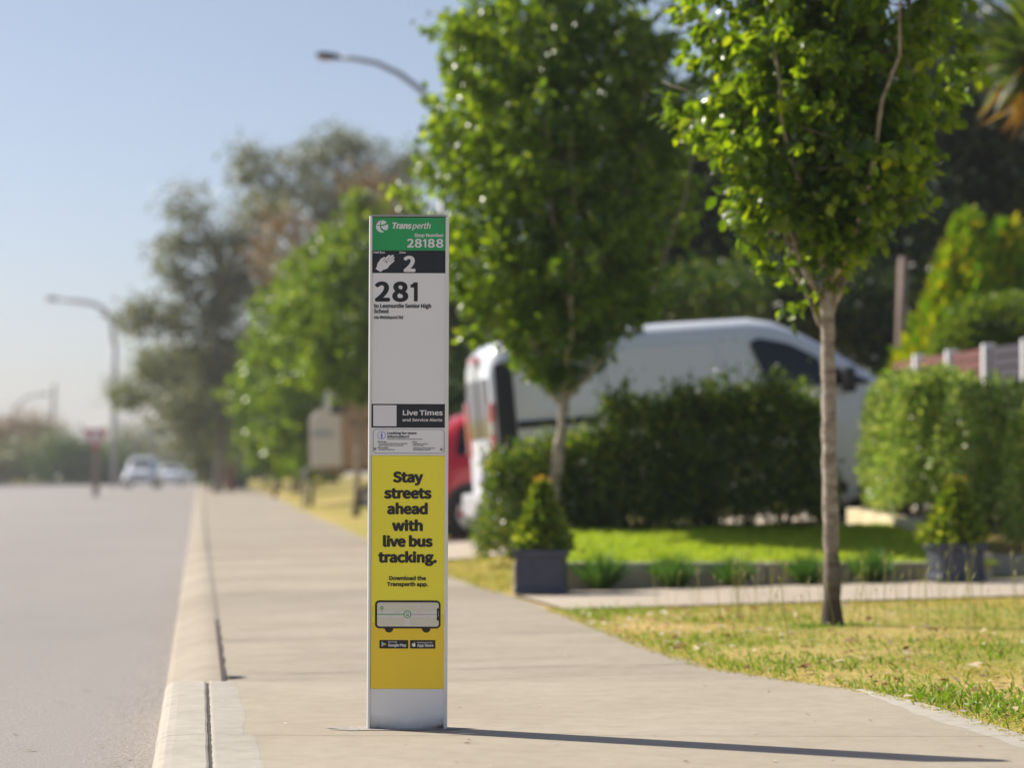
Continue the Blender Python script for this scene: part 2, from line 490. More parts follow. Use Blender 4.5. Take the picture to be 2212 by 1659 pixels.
class MB:
    def __init__(s):
        s.v, s.f, s.m = [], [], []

    def add(s, vs, fs, mi=0):
        n = len(s.v)
        s.v += [tuple(p) for p in vs]
        for f in fs:
            s.f.append(tuple(i + n for i in f))
            s.m.append(mi)
        return s

    def box(s, c, d, rot=None, mi=0):
        hx, hy, hz = d[0] / 2, d[1] / 2, d[2] / 2
        p = [Vector((sx * hx, sy * hy, sz * hz)) for sz in (-1, 1) for sy in (-1, 1) for sx in (-1, 1)]
        if rot is not None:
            p = [rot @ q for q in p]
        p = [q + Vector(c) for q in p]
        return s.add(p, [(0, 2, 3, 1), (4, 5, 7, 6), (0, 1, 5, 4), (2, 6, 7, 3), (0, 4, 6, 2), (1, 3, 7, 5)], mi)

    def tube(s, pts, rad, n=8, mi=0, cap=True):
        pts = [Vector(p) for p in pts]
        if not hasattr(rad, '__len__'):
            rad = [rad] * len(pts)
        vs, fs = [], []
        up = Vector((0.13, 0.97, 0.2))
        for i, p in enumerate(pts):
            d = (pts[min(i + 1, len(pts) - 1)] - pts[max(i - 1, 0)]).normalized()
            a = d.cross(up)
            if a.length < 1e-3:
                a = d.cross(Vector((1, 0, 0)))
            a.normalize()
            b = d.cross(a)
            for k in range(n):
                t = 2 * math.pi * k / n
                vs.append(p + (a * math.cos(t) + b * math.sin(t)) * rad[i])
        for i in range(len(pts) - 1):
            for k in range(n):
                k2 = (k + 1) % n
                fs.append((i * n + k, i * n + k2, (i + 1) * n + k2, (i + 1) * n + k))
        if cap:
            fs.append(tuple(range(n - 1, -1, -1)))
            fs.append(tuple((len(pts) - 1) * n + k for k in range(n)))
        return s.add(vs, fs, mi)

    def prism(s, pts, axis, a, b, mi=0):
        """polygon in the plane across `axis` swept from a to b; pts are the two other coordinates"""
        def mk(p, t):
            return {'x': (t, p[0], p[1]), 'y': (p[0], t, p[1]), 'z': (p[0], p[1], t)}[axis]
        n = len(pts)
        vs = [mk(p, a) for p in pts] + [mk(p, b) for p in pts]
        fs = [tuple(range(n)), tuple(range(2 * n - 1, n - 1, -1))]
        fs += [(i, i + n, (i + 1) % n + n, (i + 1) % n) for i in range(n)]
        return s.add(vs, fs, mi)

    def build(s, name, mats, parent=None, smooth=False, bevel=0, recalc=True):
        me = bpy.data.meshes.new(name)
        me.from_pydata(s.v, [], s.f)
        if not isinstance(mats, (list, tuple)):
            mats = [mats]
        for m in mats:
            me.materials.append(m)
        me.polygons.foreach_set('material_index', s.m)
        if recalc:
            import bmesh
            bm = bmesh.new(); bm.from_mesh(me)
            bmesh.ops.recalc_face_normals(bm, faces=bm.faces)
            bm.to_mesh(me); bm.free()
        if smooth:
            me.polygons.foreach_set('use_smooth', [True] * len(me.polygons))
        me.update()
        o = link(name, me, parent)
        if bevel:
            bv = o.modifiers.new('bevel', 'BEVEL')
            bv.width = bevel
            bv.segments = 2
            bv.limit_method = 'ANGLE'
        return o


def np_mesh(name, V, F, mat, parent=None, smooth=False):
    """V (n,3); F (m,k) all faces the same size"""
    me = bpy.data.meshes.new(name)
    V = np.ascontiguousarray(V, dtype=np.float32)
    F = np.ascontiguousarray(F, dtype=np.int32)
    me.vertices.add(len(V))
    me.vertices.foreach_set('co', V.ravel())
    me.loops.add(F.size)
    me.loops.foreach_set('vertex_index', F.ravel())
    me.polygons.add(len(F))
    me.polygons.foreach_set('loop_start', np.arange(0, F.size, F.shape[1], dtype=np.int32))
    me.polygons.foreach_set('loop_total', np.full(len(F), F.shape[1], dtype=np.int32))
    if smooth:
        me.polygons.foreach_set('use_smooth', np.ones(len(F), dtype=bool))
    me.materials.append(mat)
    me.update(calc_edges=True)
    me.validate()
    return link(name, me, parent)


# leaf templates: (along, across, lift) and triangles
T_LEAF = (np.array([(0, 0, 0), (.3, .30, .07), (.3, 0, -.02), (.3, -.30, .07), (.68, .27, .03), (.68, 0, -.08), (.68, -.27, .03), (1, 0, -.2)]),
          np.array([(0, 2, 1), (0, 3, 2), (1, 2, 5), (1, 5, 4), (2, 3, 6), (2, 6, 5), (4, 5, 7), (5, 6, 7)]))
T_SMALL = (np.array([(0, 0, 0), (.45, .30, .05), (1, 0, -.06), (.45, -.30, .05)]), np.array([(0, 2, 1), (0, 3, 2)]))
T_NEEDLE = (np.array([(0, 0, 0), (.4, .13, .0), (1, 0, -.05), (.4, -.13, .0)]), np.array([(0, 2, 1), (0, 3, 2)]))
T_BLADE = (np.array([(0, .06, 0), (0, -.06, 0), (.6, .04, .0), (.6, -.04, .0), (1, 0, -.12)]), np.array([(0, 1, 3), (0, 3, 2), (2, 3, 4)]))
T_THIN = (np.array([(0, .02, 0), (0, -.02, 0), (.6, .016, .0), (.6, -.016, .0), (1, 0, -.12)]), np.array([(0, 1, 3), (0, 3, 2), (2, 3, 4)]))
T_STRAP = (np.array([(0, .03, 0), (0, -.03, 0), (.35, .035, .02), (.35, -.035, .02), (.7, .025, -.05), (.7, -.025, -.05), (1, 0, -.22)]),
           np.array([(0, 1, 3), (0, 3, 2), (2, 3, 5), (2, 5, 4), (4, 5, 6)]))


def unit(a):
    return a / np.maximum(np.linalg.norm(a, axis=1, keepdims=True), 1e-6)


def leaves(name, P, D, S, mat, rng, T=T_SMALL, parent=None, N=None, smooth=False):
    """one leaf per row: base point P, direction D, length S"""
    P = np.asarray(P, float); D = unit(np.asarray(D, float)); S = np.asarray(S, float)
    n = len(P)
    if N is None:
        N = rng.normal(size=(n, 3))
        N[:, 2] += 0.6
    B = unit(np.cross(N, D))
    U = np.cross(D, B)
    tv, tf = T
    V = (P[:, None, :] + S[:, None, None] * (tv[None, :, 0, None] * D[:, None, :] + tv[None, :, 1, None] * B[:, None, :] + tv[None, :, 2, None] * U[:, None, :]))
    F = (np.arange(n)[:, None, None] * len(tv) + tf[None]).reshape(-1, 3)
    return np_mesh(name, V.reshape(-1, 3), F, mat, parent, smooth)


def ball(rng, n, shell=0.0):
    d = unit(rng.normal(size=(n, 3)))
    r = (shell ** 3 + (1 - shell ** 3) * rng.random(n)) ** (1 / 3)
    return d * r[:, None]


# ------------------------------------------------------------------ ground, road, footpath
def strip_mesh(name, Ys, cols, mat, kind='structure', smooth=True):
    """rows along Ys; cols(Y) -> list of (x, z)"""
    V, F = [], []
    nc = None
    for Y in Ys:
        c = cols(Y)
        nc = len(c)
        V += [(x, Y, z) for x, z in c]
    for i in range(len(Ys) - 1):
        for k in range(nc - 1):
            a = i * nc + k
            F.append((a, a + 1, a + nc + 1, a + nc))
    o = np_mesh(name, np.array(V), np.array(F), mat, None, smooth)
    return tag(o, kind=kind)


Ys_far = [-40, -20, -8, 0, 4] + list(np.arange(6, 34, 0.4)) + list(np.arange(34, 60, 2)) + list(np.arange(60, 140, 5)) + [150, 175, 200, 240, 300, 400, 600, 1000, 1600]
U_R = [0.0, .1, .25, .5, .8, 1.2, 1.6, 2.1, 2.7, 3.4, 4.2, 5.2, 6.4, 7, 8, 11, 20, 47, 120, 500, 1500]
_rg = np.random.default_rng(3)


def road_w(Y):
    return 8.0 + 6.0 * float(sstep(20, 40, Y)) * float(1 - sstep(172, 186, Y))


def ground_cols(Y):
    kx, px_ = float(kerb_x(Y)), float(path_x(Y))
    r = float(rise(Y))
    out = [(kx - 1500, r - .2), (kx - 400, r - .15), (kx - 100, r - .1), (kx - 30, r - .1), (kx - road_w(Y) - 1.6, r - .1), (kx - road_w(Y) - .6, r - .12), (kx - road_w(Y) + .2, r - .3), (kx - 2, r - .35), (kx + .3, r - .3), (px_ - .12, r - .25)]
    for u in U_R:
        x = px_ + u
        z = float(terr(x, Y)) - 0.004
        if 0.05 < u < 20 and not 16.0 < Y < 20.0:
            z += 0.012 * math.sin(x * 3.1 + Y * 1.3) * math.sin(Y * 2.3 - x) + (0.012 if u > .15 else 0)
        out.append((x, z))
    return out


strip_mesh('ground', Ys_far, ground_cols, M['ground'])

ROAD_Z = -0.13


def road_cols(Y):
    kx = float(kerb_x(Y)); r = float(rise(Y))
    return [(kx - road_w(Y), r + ROAD_Z), (kx - 6, r + ROAD_Z + .03), (kx - 4, r + ROAD_Z + .05), (kx - 2, r + ROAD_Z + .035), (kx - .6, r + ROAD_Z + .008), (kx + .05, r + ROAD_Z)]


strip_mesh('road', Ys_far, road_cols, M['asphalt'])


def far_kerb_cols(Y):
    kx = float(kerb_x(Y)) - road_w(Y); r = float(rise(Y))
    return [(kx - .6, r - .1), (kx - .25, r + .0), (kx - .05, r + .0), (kx + .01, r + ROAD_Z - .02)]


strip_mesh('far_kerb', Ys_far, far_kerb_cols, M['kerb'])

# raised boarding pad
KW = 0.185
pad_Ys = list(np.arange(-12, 7, 1.0)) + list(np.arange(7, PAD_END, 0.12)) + [PAD_END]


def pad_cols(Y):
    kx = float(kerb_x(Y)); px_ = float(path_x(Y)) + 0.03
    x0 = kx + KW + 0.012
    return [(x0 + (px_ - x0) * t, 0.0) for t in np.linspace(0, 1, 9)]


pad = strip_mesh('boarding_pad', pad_Ys, pad_cols, M['pad'])
b_ = MB()                                             # the pad's far face
c_ = pad_cols(PAD_END)
b_.add([(c_[0][0], PAD_END, 0), (c_[-1][0], PAD_END, 0), (c_[-1][0], PAD_END + .012, -.2), (c_[0][0], PAD_END + .012, -.2)], [(0, 1, 2, 3)])
tag(b_.build('boarding_pad_edge', M['pad'], None), kind='structure')


# kerb beside the pad: two cast lengths with a rounded nose and a joint between
def kerb_block(Y0, Y1, name):
    Ys = list(np.linspace(Y0, Y1, max(3, int((Y1 - Y0) / 0.12))))
    prof = [(0.018, ROAD_Z - .05), (0.0, ROAD_Z), (0.006, -.055), (0.013, -.028), (0.026, -.011), (0.045, -.003), (0.07, 0.0), (0.12, .001), (KW - .012, 0.001), (KW - .004, -.003), (KW, -.012), (KW, -.2)]
    V, F = [], []
    n = len(prof)
    for Y in Ys:
        kx = float(kerb_x(Y))
        w = 0.0012 * math.sin(Y * 9.1) + 0.001 * math.sin(Y * 23.0)
        V += [(kx + a + w, Y, z) for a, z in prof]
    for i in range(len(Ys) - 1):
        for k in range(n - 1):
            a = i * n + k
            F.append((a, a + n, a + n + 1, a + 1))
    F.append(tuple(range(n))); F.append(tuple((len(Ys) - 1) * n + k for k in range(n - 1, -1, -1)))
    mb = MB().add(V, F)
    return tag(mb.build(name, M['kerb'], None, smooth=False), kind='structure')


JY = 8.54
kerb_block(-12, JY - .004, 'kerb')
kerb_block(JY + .004, PAD_END + .03, 'kerb')


# paler mortar band behind the kerb, with a ragged edge
def band_cols(Y):
    kx = float(kerb_x(Y))
    wob = 0.008 * math.sin(Y * 2.7 + 1) + 0.004 * math.sin(Y * 6.3) + 0.0012 * math.sin(Y * 19)
    step = 0.035 if Y < JY else 0.0
    return [(kx + KW + .008 + .0007 * math.sin(Y * 17.3) + .0009 * math.sin(Y * 41.7 + 2 * math.sin(Y * 5)), .0025), (kx + KW + .014, .0045), (kx + KW + .022, .0035), (kx + KW + .115 + wob + step, .0018), (kx + KW + .125 + wob + step, .0004)]


strip_mesh('mortar_band', list(np.arange(3, PAD_END, 0.03)), band_cols, M['kerb'])


def joint_cols(Y):
    kx = float(kerb_x(Y)); w = .004 * math.sin(Y * 11) + .003 * math.sin(Y * 29)
    return [(kx + KW - .004, -.006), (kx + KW + .017 + w, -.006 + .0075)]


strip_mesh('kerb_joint', list(np.arange(3, PAD_END, 0.04)), joint_cols, M['joint'])

# control joint across the pad and a rough mortar patch beside the sign
mb = MB()
n = 40
xs = np.linspace(float(kerb_x(JY)) + KW + .02, float(path_x(JY)) + .02, n)
ys = [JY - .02 * (x + 1) / 2.6 * 2.2 + .0012 * math.sin(x * 31) for x in xs]
for i in range(n - 1):
    mb.add([(xs[i], ys[i], .0062), (xs[i + 1], ys[i + 1], .0062), (xs[i + 1], ys[i + 1] + .0055, .0062), (xs[i], ys[i] + .0055, .0062)], [(0, 1, 2, 3)])
tag(mb.build('pad_joint', M['grout'], None), kind='structure')

# trowelled pale border where the pad meets the grass
def border_cols(Y):
    px_ = float(path_x(Y)); w = .11 + .015 * math.sin(Y * 5) + .008 * math.sin(Y * 17)
    w *= float(sstep(10.4, 9.6, Y)) + .001
    return [(px_ - w, .0004), (px_ - w * .8, .002), (px_ + .028, .003)]


strip_mesh('pad_border', list(np.arange(6, 10.4, .05)), border_cols, M['kerb'])


# footpath beyond the pad, with a mountable kerb
path_Ys = [PAD_END + .012] + list(np.arange(PAD_END + .3, 40, 0.35)) + list(np.arange(40, 140, 4)) + [160, 200, 260, 400]


def path_cols(Y):
    kx = float(kerb_x(Y)) + .27; px_ = float(path_x(Y)) + .03
    if Y > 119: px_ = kx + 2.0
    return [(kx + (px_ - kx) * t, float(path_z(t, Y))) for t in np.linspace(0, 1, 9)]


strip_mesh('footpath', path_Ys, path_cols, M['path'])


def mkerb_cols(Y):
    kx = float(kerb_x(Y)); r = float(rise(Y))
    return [(kx + .01, r + ROAD_Z - .02), (kx, r + ROAD_Z + .012), (kx + .03, r - .108), (kx + .10, r - .082), (kx + .18, r - .060), (kx + .235, r - .055), (kx + .256, r - .057)]


strip_mesh('mountable_kerb', path_Ys, mkerb_cols, M['path'])


def mk_joint(Y):
    kx = float(kerb_x(Y)); r = float(rise(Y))
    return [(kx + .252, r - .0545), (kx + .275 + .006 * math.sin(Y * 7), r - .0500)]


strip_mesh('mountable_kerb_joint', [y for y in path_Ys if 11.2 < y < 16.3], mk_joint, M['joint'])
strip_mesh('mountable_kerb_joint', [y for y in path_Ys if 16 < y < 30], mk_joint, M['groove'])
mb = MB()
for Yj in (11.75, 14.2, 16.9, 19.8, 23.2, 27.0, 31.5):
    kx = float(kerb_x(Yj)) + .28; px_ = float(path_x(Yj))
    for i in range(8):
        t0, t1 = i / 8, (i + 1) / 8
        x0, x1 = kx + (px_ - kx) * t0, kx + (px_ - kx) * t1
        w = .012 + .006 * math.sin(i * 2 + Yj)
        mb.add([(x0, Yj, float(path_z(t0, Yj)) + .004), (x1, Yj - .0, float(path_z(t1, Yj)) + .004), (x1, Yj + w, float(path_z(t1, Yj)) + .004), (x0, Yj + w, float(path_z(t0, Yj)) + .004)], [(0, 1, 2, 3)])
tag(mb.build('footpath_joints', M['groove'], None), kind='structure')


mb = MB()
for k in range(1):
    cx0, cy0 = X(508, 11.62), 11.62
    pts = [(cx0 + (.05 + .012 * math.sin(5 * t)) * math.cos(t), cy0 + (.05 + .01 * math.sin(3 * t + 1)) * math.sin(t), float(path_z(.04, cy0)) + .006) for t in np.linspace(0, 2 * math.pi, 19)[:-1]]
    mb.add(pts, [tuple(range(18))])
tag(mb.build('dark_hole_patch', M['black_plastic'] if 'black_plastic' in M else M['joint'], None), kind='structure')  # flat black patch, the dark of a small hole put into colour


def patch(name, corners, mat, nx, ny, dz, kind='structure'):
    """four-sided sheet lying on the ground to the right of the footpath"""
    (a, b, c, d) = [np.array(p, float) for p in corners]
    V, F = [], []
    for j in range(ny + 1):
        for i in range(nx + 1):
            s, t = i / nx, j / ny
            p = (a * (1 - s) + b * s) * (1 - t) + (d * (1 - s) + c * s) * t
            V.append((p[0], p[1], float(terr(p[0], p[1])) + dz))
    for j in range(ny):
        for i in range(nx):
            q = j * (nx + 1) + i
            F.append((q, q + 1, q + nx + 2, q + nx + 1))
    return tag(np_mesh(name, np.array(V), np.array(F), mat, None, True), kind=kind)


patch('side_path', [(.34, 16.35), (12, 17.1), (12, 19.15), (-.02, 18.55)], M['drive'], 36, 6, .014)
patch('driveway', [(-1.0, 25.0), (9, 26.2), (9, 33.0), (-1.6, 31.8)], M['drive'], 24, 14, .03)
# lawn behind the low edging: raised turf
EDGE_Y = 18.95
def lawn_z(x, Y):
    return 0.205 + (Y - EDGE_Y) * 0.052 + .004 * math.sin(x * 4)


V, F = [], []
lx = np.linspace(0.06, 3.62, 20); ly = np.linspace(EDGE_Y + .04, 23.2, 14)
for Y in ly:
    for x in lx:
        z = lawn_z(x, Y)
        if x < .42:
            z = float(terr(x, Y)) + (z - float(terr(x, Y))) * float(sstep(.06, .42, x))
        V.append((x, Y, max(z, float(terr(x, Y)) + .015)))
for j in range(13):
    for i in range(19):
        q = j * 20 + i
        F.append((q, q + 1, q + 21, q + 20))
tag(np_mesh('lawn', np.array(V), np.array(F), M['lawn'], None, True), kind='structure')
LAWN = (lx, ly)

# ------------------------------------------------------------------ sign lettering helpers
_fd = bpy.utils.system_resource('DATAFILES', path='fonts')
try:
    F_SANS = bpy.data.fonts.load(os.path.join(_fd, 'Noto Sans CJK Regular.woff2'))
except Exception:
    F_SANS = None
_txt = {}


def glyphs(s, font):
    """flat triangles of a line of text: array of verts (2-D), list of faces, height of a capital"""
    key = (s, font)
    if key in _txt:
        return _txt[key]
    c = bpy.data.curves.new('text', 'FONT')
    c.body = s
    c.resolution_u = 6
    if font == 'sans' and F_SANS is not None:
        c.font = F_SANS
    o = bpy.data.objects.new('text', c)
    COL.objects.link(o)
    dg = bpy.context.evaluated_depsgraph_get()
    me = bpy.data.meshes.new_from_object(o.evaluated_get(dg))
    v = np.array([p.co[:2] for p in me.vertices])
    f = [tuple(p.vertices) for p in me.polygons]
    bpy.data.objects.remove(o)
    bpy.data.meshes.remove(me)
    bpy.data.curves.remove(c)
    _txt[key] = (v, f)
    return _txt[key]


CAPH = {}


def cap_height(font):
    if font not in CAPH:
        v, f = glyphs('H', font)
        CAPH[font] = v[:, 1].max()
    return CAPH[font]


SPX = 783.3                                  # pixels of the photograph per metre on the sign's face
FACE_Y = 0.0                                  # local depth of the panel face; the viewer looks along +Y


def sx_(x, y):
    return (x - (1090 - (y - 573) / 1373 * 4.3)) / SPX


def sz_(y):
    return (1946 - y) / SPX


class Art(MB):
    """flat print on the sign, drawn in the photograph's own pixel measure"""
    lay = 0

    def P(s, x, y, d):
        return (sx_(x, y), -d, sz_(y))

    def poly(s, pts, mi=0, d=0.0006):
        s.add([s.P(x, y, d) for x, y in pts], [tuple(range(len(pts)))], mi)
        return s

    def rect(s, x0, y0, x1, y1, mi=0, d=0.0006):
        return s.poly([(x0, y0), (x1, y0), (x1, y1), (x0, y1)], mi, d)

    def rrect(s, x0, y0, x1, y1, r, mi=0, d=0.0006):
        pts = []
        for cx, cy, a in ((x1 - r, y0 + r, -90), (x1 - r, y1 - r, 0), (x0 + r, y1 - r, 90), (x0 + r, y0 + r, 180)):
            for k in range(7):
                t = R(a + k * 15)
                pts.append((cx + r * math.cos(t), cy + r * math.sin(t)))
        return s.poly(pts, mi, d)

    def rframe(s, x0, y0, x1, y1, r, w, mi=0, d=0.0006):
        def ring(x0, y0, x1, y1, r):
            pts = []
            for cx, cy, a in ((x1 - r, y0 + r, -90), (x1 - r, y1 - r, 0), (x0 + r, y1 - r, 90), (x0 + r, y0 + r, 180)):
                for k in range(7):
                    t = R(a + k * 15)
                    pts.append((cx + r * math.cos(t), cy + r * math.sin(t)))
            return pts
        A = ring(x0, y0, x1, y1, r); B = ring(x0 + w, y0 + w, x1 - w, y1 - w, max(r - w, .2))
        n = len(A)
        s.add([s.P(x, y, d) for x, y in A + B], [(i, (i + 1) % n, (i + 1) % n + n, i + n) for i in range(n)], mi)
        return s

    def disc(s, x, y, r, mi=0, d=0.0006, a0=0, a1=360):
        n = 28
        pts = [(x + r * math.cos(R(a0 + (a1 - a0) * k / n)), y + r * math.sin(R(a0 + (a1 - a0) * k / n))) for k in range(n + (a1 - a0 < 360))]
        return s.poly(pts, mi, d)

    def ring(s, x, y, r0, r1, mi=0, d=0.0006):
        n = 32
        A = [(x + r1 * math.cos(2 * math.pi * k / n), y + r1 * math.sin(2 * math.pi * k / n)) for k in range(n)]
        B = [(x + r0 * math.cos(2 * math.pi * k / n), y + r0 * math.sin(2 * math.pi * k / n)) for k in range(n)]
        s.add([s.P(a, b, d) for a, b in A + B], [(i, (i + 1) % n, (i + 1) % n + n, i + n) for i in range(n)], mi)
        return s

    def one(s, x0, x1, base, top, stem, mi=0, d=0.0006):
        """a plain figure one: a stem with a short flag"""
        h = base - top
        s.poly([(x1 - stem, top), (x1, top), (x1, base), (x1 - stem, base)], mi, d)
        s.poly([(x1 - stem, top), (x1 - stem + .1, top + h * .27), (x0, top + h * .27), (x0, top + h * .13), (x0 + (x1 - stem - x0) * .6, top + h * .09)], mi, d + .00002)
        return s

    def text(s, t, x0, x1, base, cap, font='sans', bold=0.0, shear=0.0, mi=0, d=0.0006):
        """a line of text fitted between x0 and x1; cap = height of a capital; bold in pixels"""
        bold += cap * .022
        v, f = glyphs(t, font)
        lo, hi = v[:, 0].min(), v[:, 0].max()
        w = (x1 - x0) - bold * 2 - abs(shear) * cap * .6
        k = w / (hi - lo); ky = (cap - bold) / cap_height(font)
        px_ = x0 + bold + (v[:, 0] - lo) * k + shear * v[:, 1] * ky
        py_ = base - bold / 2 - v[:, 1] * ky
        offs = [(0, 0)]
        if bold > 0:
            m_ = 10
            offs += [(bold * math.cos(2 * math.pi * q / m_), bold * .8 * math.sin(2 * math.pi * q / m_)) for q in range(m_)]
            if bold > 1.5:
                offs += [(bold * .5 * math.cos(2 * math.pi * q / 6), bold * .4 * math.sin(2 * math.pi * q / 6)) for q in range(6)]
        for q, (ox, oy) in enumerate(offs):
            s.add([s.P(a + ox, b + oy, d + q * 0.00003) for a, b in zip(px_, py_)], f, mi)
        return s


# ------------------------------------------------------------------ the bus stop sign
SIGN_BASE = at(1085.7 / 1.23553, 1946 / 1.23553, 8.74)
SIGN = empty('bus_stop_sign', (SIGN_BASE.x, 8.74, 0.0), (0, R(0.17), 0), 'slim white bus stop plinth with green header and yellow poster standing on the concrete pad', 'bus stop sign')
W2 = 0.1365
TOP = 1.752
TH = 0.052


def panel(name, x0, y0, x1, y1, mat, depth=0.004, face=0.0, bevel=0.0):
    m = MB()
    xm = (sx_(x0, (y0 + y1) / 2), sx_(x1, (y0 + y1) / 2))
    m.box(((xm[0] + xm[1]) / 2, -face + depth / 2, (sz_(y0) + sz_(y1)) / 2), (xm[1] - xm[0], depth, sz_(y0) - sz_(y1)))
    return m.build(name, mat, SIGN, bevel=bevel)


def rail(xc, name):
    m = MB()
    pr = []
    sg = -1 if xc < 0 else 1
    for k in range(9):
        t = R(-90 + k * 11.25)
        pr.append((-.001 + .0095 * math.cos(t), .005 + .0095 * math.sin(t)))
    pr += [(.0085, TH - .003), (.006, TH), (-.0025, TH), (-.0025, -.0045)]
    m.prism([(xc + sg * a, b) for a, b in pr], 'z', 0.0, TOP)
    return m.build(name, M['frame_white'], SIGN)


rail(-W2 + .0085, 'side_rail')
rail(W2 - .0085, 'side_rail')
m = MB()
m.box((0, TH / 2 + .006, TOP / 2), (W2 * 2 - .016, TH - .012, TOP - .01))
m.build('core', M['frame_white'], SIGN)
m = MB()
m.box((-W2 + .0122, .0035, TOP / 2 + .09), (.0022, .005, TOP - .2))
m.box((W2 - .0122, .0035, TOP / 2 + .09), (.0022, .005, TOP - .2))
m.build('channel', M['frame_grey'], SIGN)
m = MB()
m.box((.0, TH / 2 - .003, TOP + .001), (W2 * 2 - .012, TH + .004, .006))
capo = m.build('top_cap', M['frame_grey'], SIGN, bevel=.001)
m = MB()
m.tube([(-.024, .012, TOP + .003), (-.024, .012, TOP + .007)], .0038, 10)
m.build('cap_screw', M['screw'], SIGN)

g = panel('header_panel', 991.6, 577.5, 1191.7, 666.4, M['sign_green'])
a = Art()
s8, ox, oy = 8.296, 960, 550
def c1(x, y): return (ox + x / s8, oy + y / s8)
def arc(cx, cy, r, a0, a1, n=10):
    return [(cx + r * math.cos(R(a0 + (a1 - a0) * k / n)), cy + r * math.sin(R(a0 + (a1 - a0) * k / n))) for k in range(n + 1)]
LC = (478, 428, 137)
a.poly([c1(*p) for p in arc(*LC, 194, 260) + [(444, 330), (430, 394), (395, 400), (352, 394)]])
a.poly([c1(*p) for p in arc(*LC, 267, 317) + [(540, 372), (500, 386), (447, 394), (456, 345)]])
a.poly([c1(*p) for p in arc(*LC, -22, 38) + [(545, 508), (500, 492), (468, 462), (452, 425), (520, 412), (565, 395)]])
a.poly([c1(*p) for p in [(345, 406), (385, 412), (427, 412), (432, 455), (450, 495), (485, 528), (530, 552)] + arc(*LC, 72, 188)])
a.build('logo', M['sign_white'], g)
a = Art()
a.text('Trans', *[c1(x, 0)[0] for x in (684, 1138)], c1(0, 478)[1], 16.4, bold=.85, shear=.2)
a.text('perth', *[c1(x, 0)[0] for x in (1152, 1562)], c1(0, 478)[1], 16.0, bold=.15, shear=.2)
a.text('Stop Number', *[c1(x, 0)[0] for x in (1198, 1850)], c1(0, 660)[1], 8.8, bold=.3)
for t, x0, x1 in (('2', 1035, 1185), ('8', 1205, 1365), ('8', 1495, 1652), ('8', 1682, 1842)):
    a.text(t, c1(x0, 0)[0], c1(x1, 0)[0], c1(0, 896)[1], 22.8, bold=.85)
a.one(*[c1(x, 0)[0] for x in (1388, 1462)], c1(0, 895)[1], c1(0, 708)[1], 4.6)
a.build('lettering', M['sign_white'], g)

k_ = panel('hail_panel', 991.4, 666.4, 1191.6, 727.3, M['sign_black'])
a = Art()
a.text('Hail Bus', *[c1(x, 0)[0] for x in (290, 540)], c1(0, 1030)[1], 5.4, bold=.15)
a.text('Zone', *[c1(x, 0)[0] for x in (862, 1005)], c1(0, 1030)[1], 5.4, bold=.15)
a.text('2', *[c1(x, 0)[0] for x in (957, 1224)], c1(0, 1438)[1], 41.5, bold=2.3)
a.build('lettering', M['sign_white'], k_)
a = Art()
hand = [(332, 1375), (362, 1335), (375, 1262), (400, 1225), (480, 1140), (520, 1118), (548, 1128), (545, 1150), (630, 1072), (655, 1066), (666, 1080), (664, 1092), (700, 1062), (728, 1064), (738, 1080), (730, 1105), (748, 1108), (757, 1126), (750, 1145), (728, 1172), (742, 1170), (751, 1184), (745, 1208), (620, 1345), (575, 1378), (500, 1402), (448, 1447)]
# cut the outline into simple pieces: palm and the four fingers
a.poly([c1(*p) for p in [(332, 1375), (362, 1335), (375, 1262), (400, 1225), (470, 1150), (660, 1245), (620, 1345), (575, 1378), (500, 1402), (448, 1447)]])
for (x0, y0), (x1, y1), w in (((440, 1195), (528, 1138), 27), ((500, 1210), (640, 1090), 26), ((560, 1225), (712, 1086), 25), ((600, 1250), (734, 1128), 22), ((622, 1290), (730, 1192), 24)):
    L = math.hypot(x1 - x0, y1 - y0); ux, uy = (x1 - x0) / L, (y1 - y0) / L
    tip = math.degrees(math.atan2(uy, ux))
    pts = [(x0 - uy * w, y0 + ux * w)] + [(x0 + uy * w, y0 - ux * w)] + [(x1 + w * math.cos(R(tip - 90 + 18 * q)), y1 + w * math.sin(R(tip - 90 + 18 * q))) for q in range(11)]
    a.poly([c1(*p) for p in pts], 0, .0006 + .00004 * (x0 % 7))
for (p, q) in (((495, 1200), (560, 1135)), ((572, 1195), (668, 1098)), ((612, 1215), (732, 1110)), ((655, 1235), (735, 1165))):
    L = math.hypot(q[0] - p[0], q[1] - p[1]); nx, ny = -(q[1] - p[1]) / L * 5, (q[0] - p[0]) / L * 5
    a.poly([c1(p[0] - nx * .5, p[1] - ny * .5), c1(q[0] - nx, q[1] - ny), c1(q[0] + nx, q[1] + ny), c1(p[0] + nx * .5, p[1] + ny * .5)], 1, .0010)
a.build('hand_symbol', [M['sign_white'], M['sign_black']], k_)

rp = panel('route_panel', 991.2, 727.3, 1191.2, 1078.3, M['white_panel'])
a = Art()
oy = 720
a.text('2', *[c1(x, 0)[0] for x in (320, 658)], c1(0, 690)[1], 51.5, bold=2.5)
a.text('8', *[c1(x, 0)[0] for x in (706, 1064)], c1(0, 690)[1], 51.5, bold=2.6)
a.one(*[c1(x, 0)[0] for x in (1112, 1273)], c1(0, 690)[1], c1(0, 266)[1], 10.2)
a.text('to Lesmurdie Senior High', *[c1(x, 0)[0] for x in (300, 1574)], c1(0, 836)[1], 10.6, bold=.5)
a.text('School', *[c1(x, 0)[0] for x in (300, 630)], c1(0, 955)[1], 10.6, bold=.5)
a.text('via Welshpool Rd', *[c1(x, 0)[0] for x in (298, 947)], c1(0, 1083)[1], 8.4, bold=.28)
a.build('lettering', M['ink'], rp)

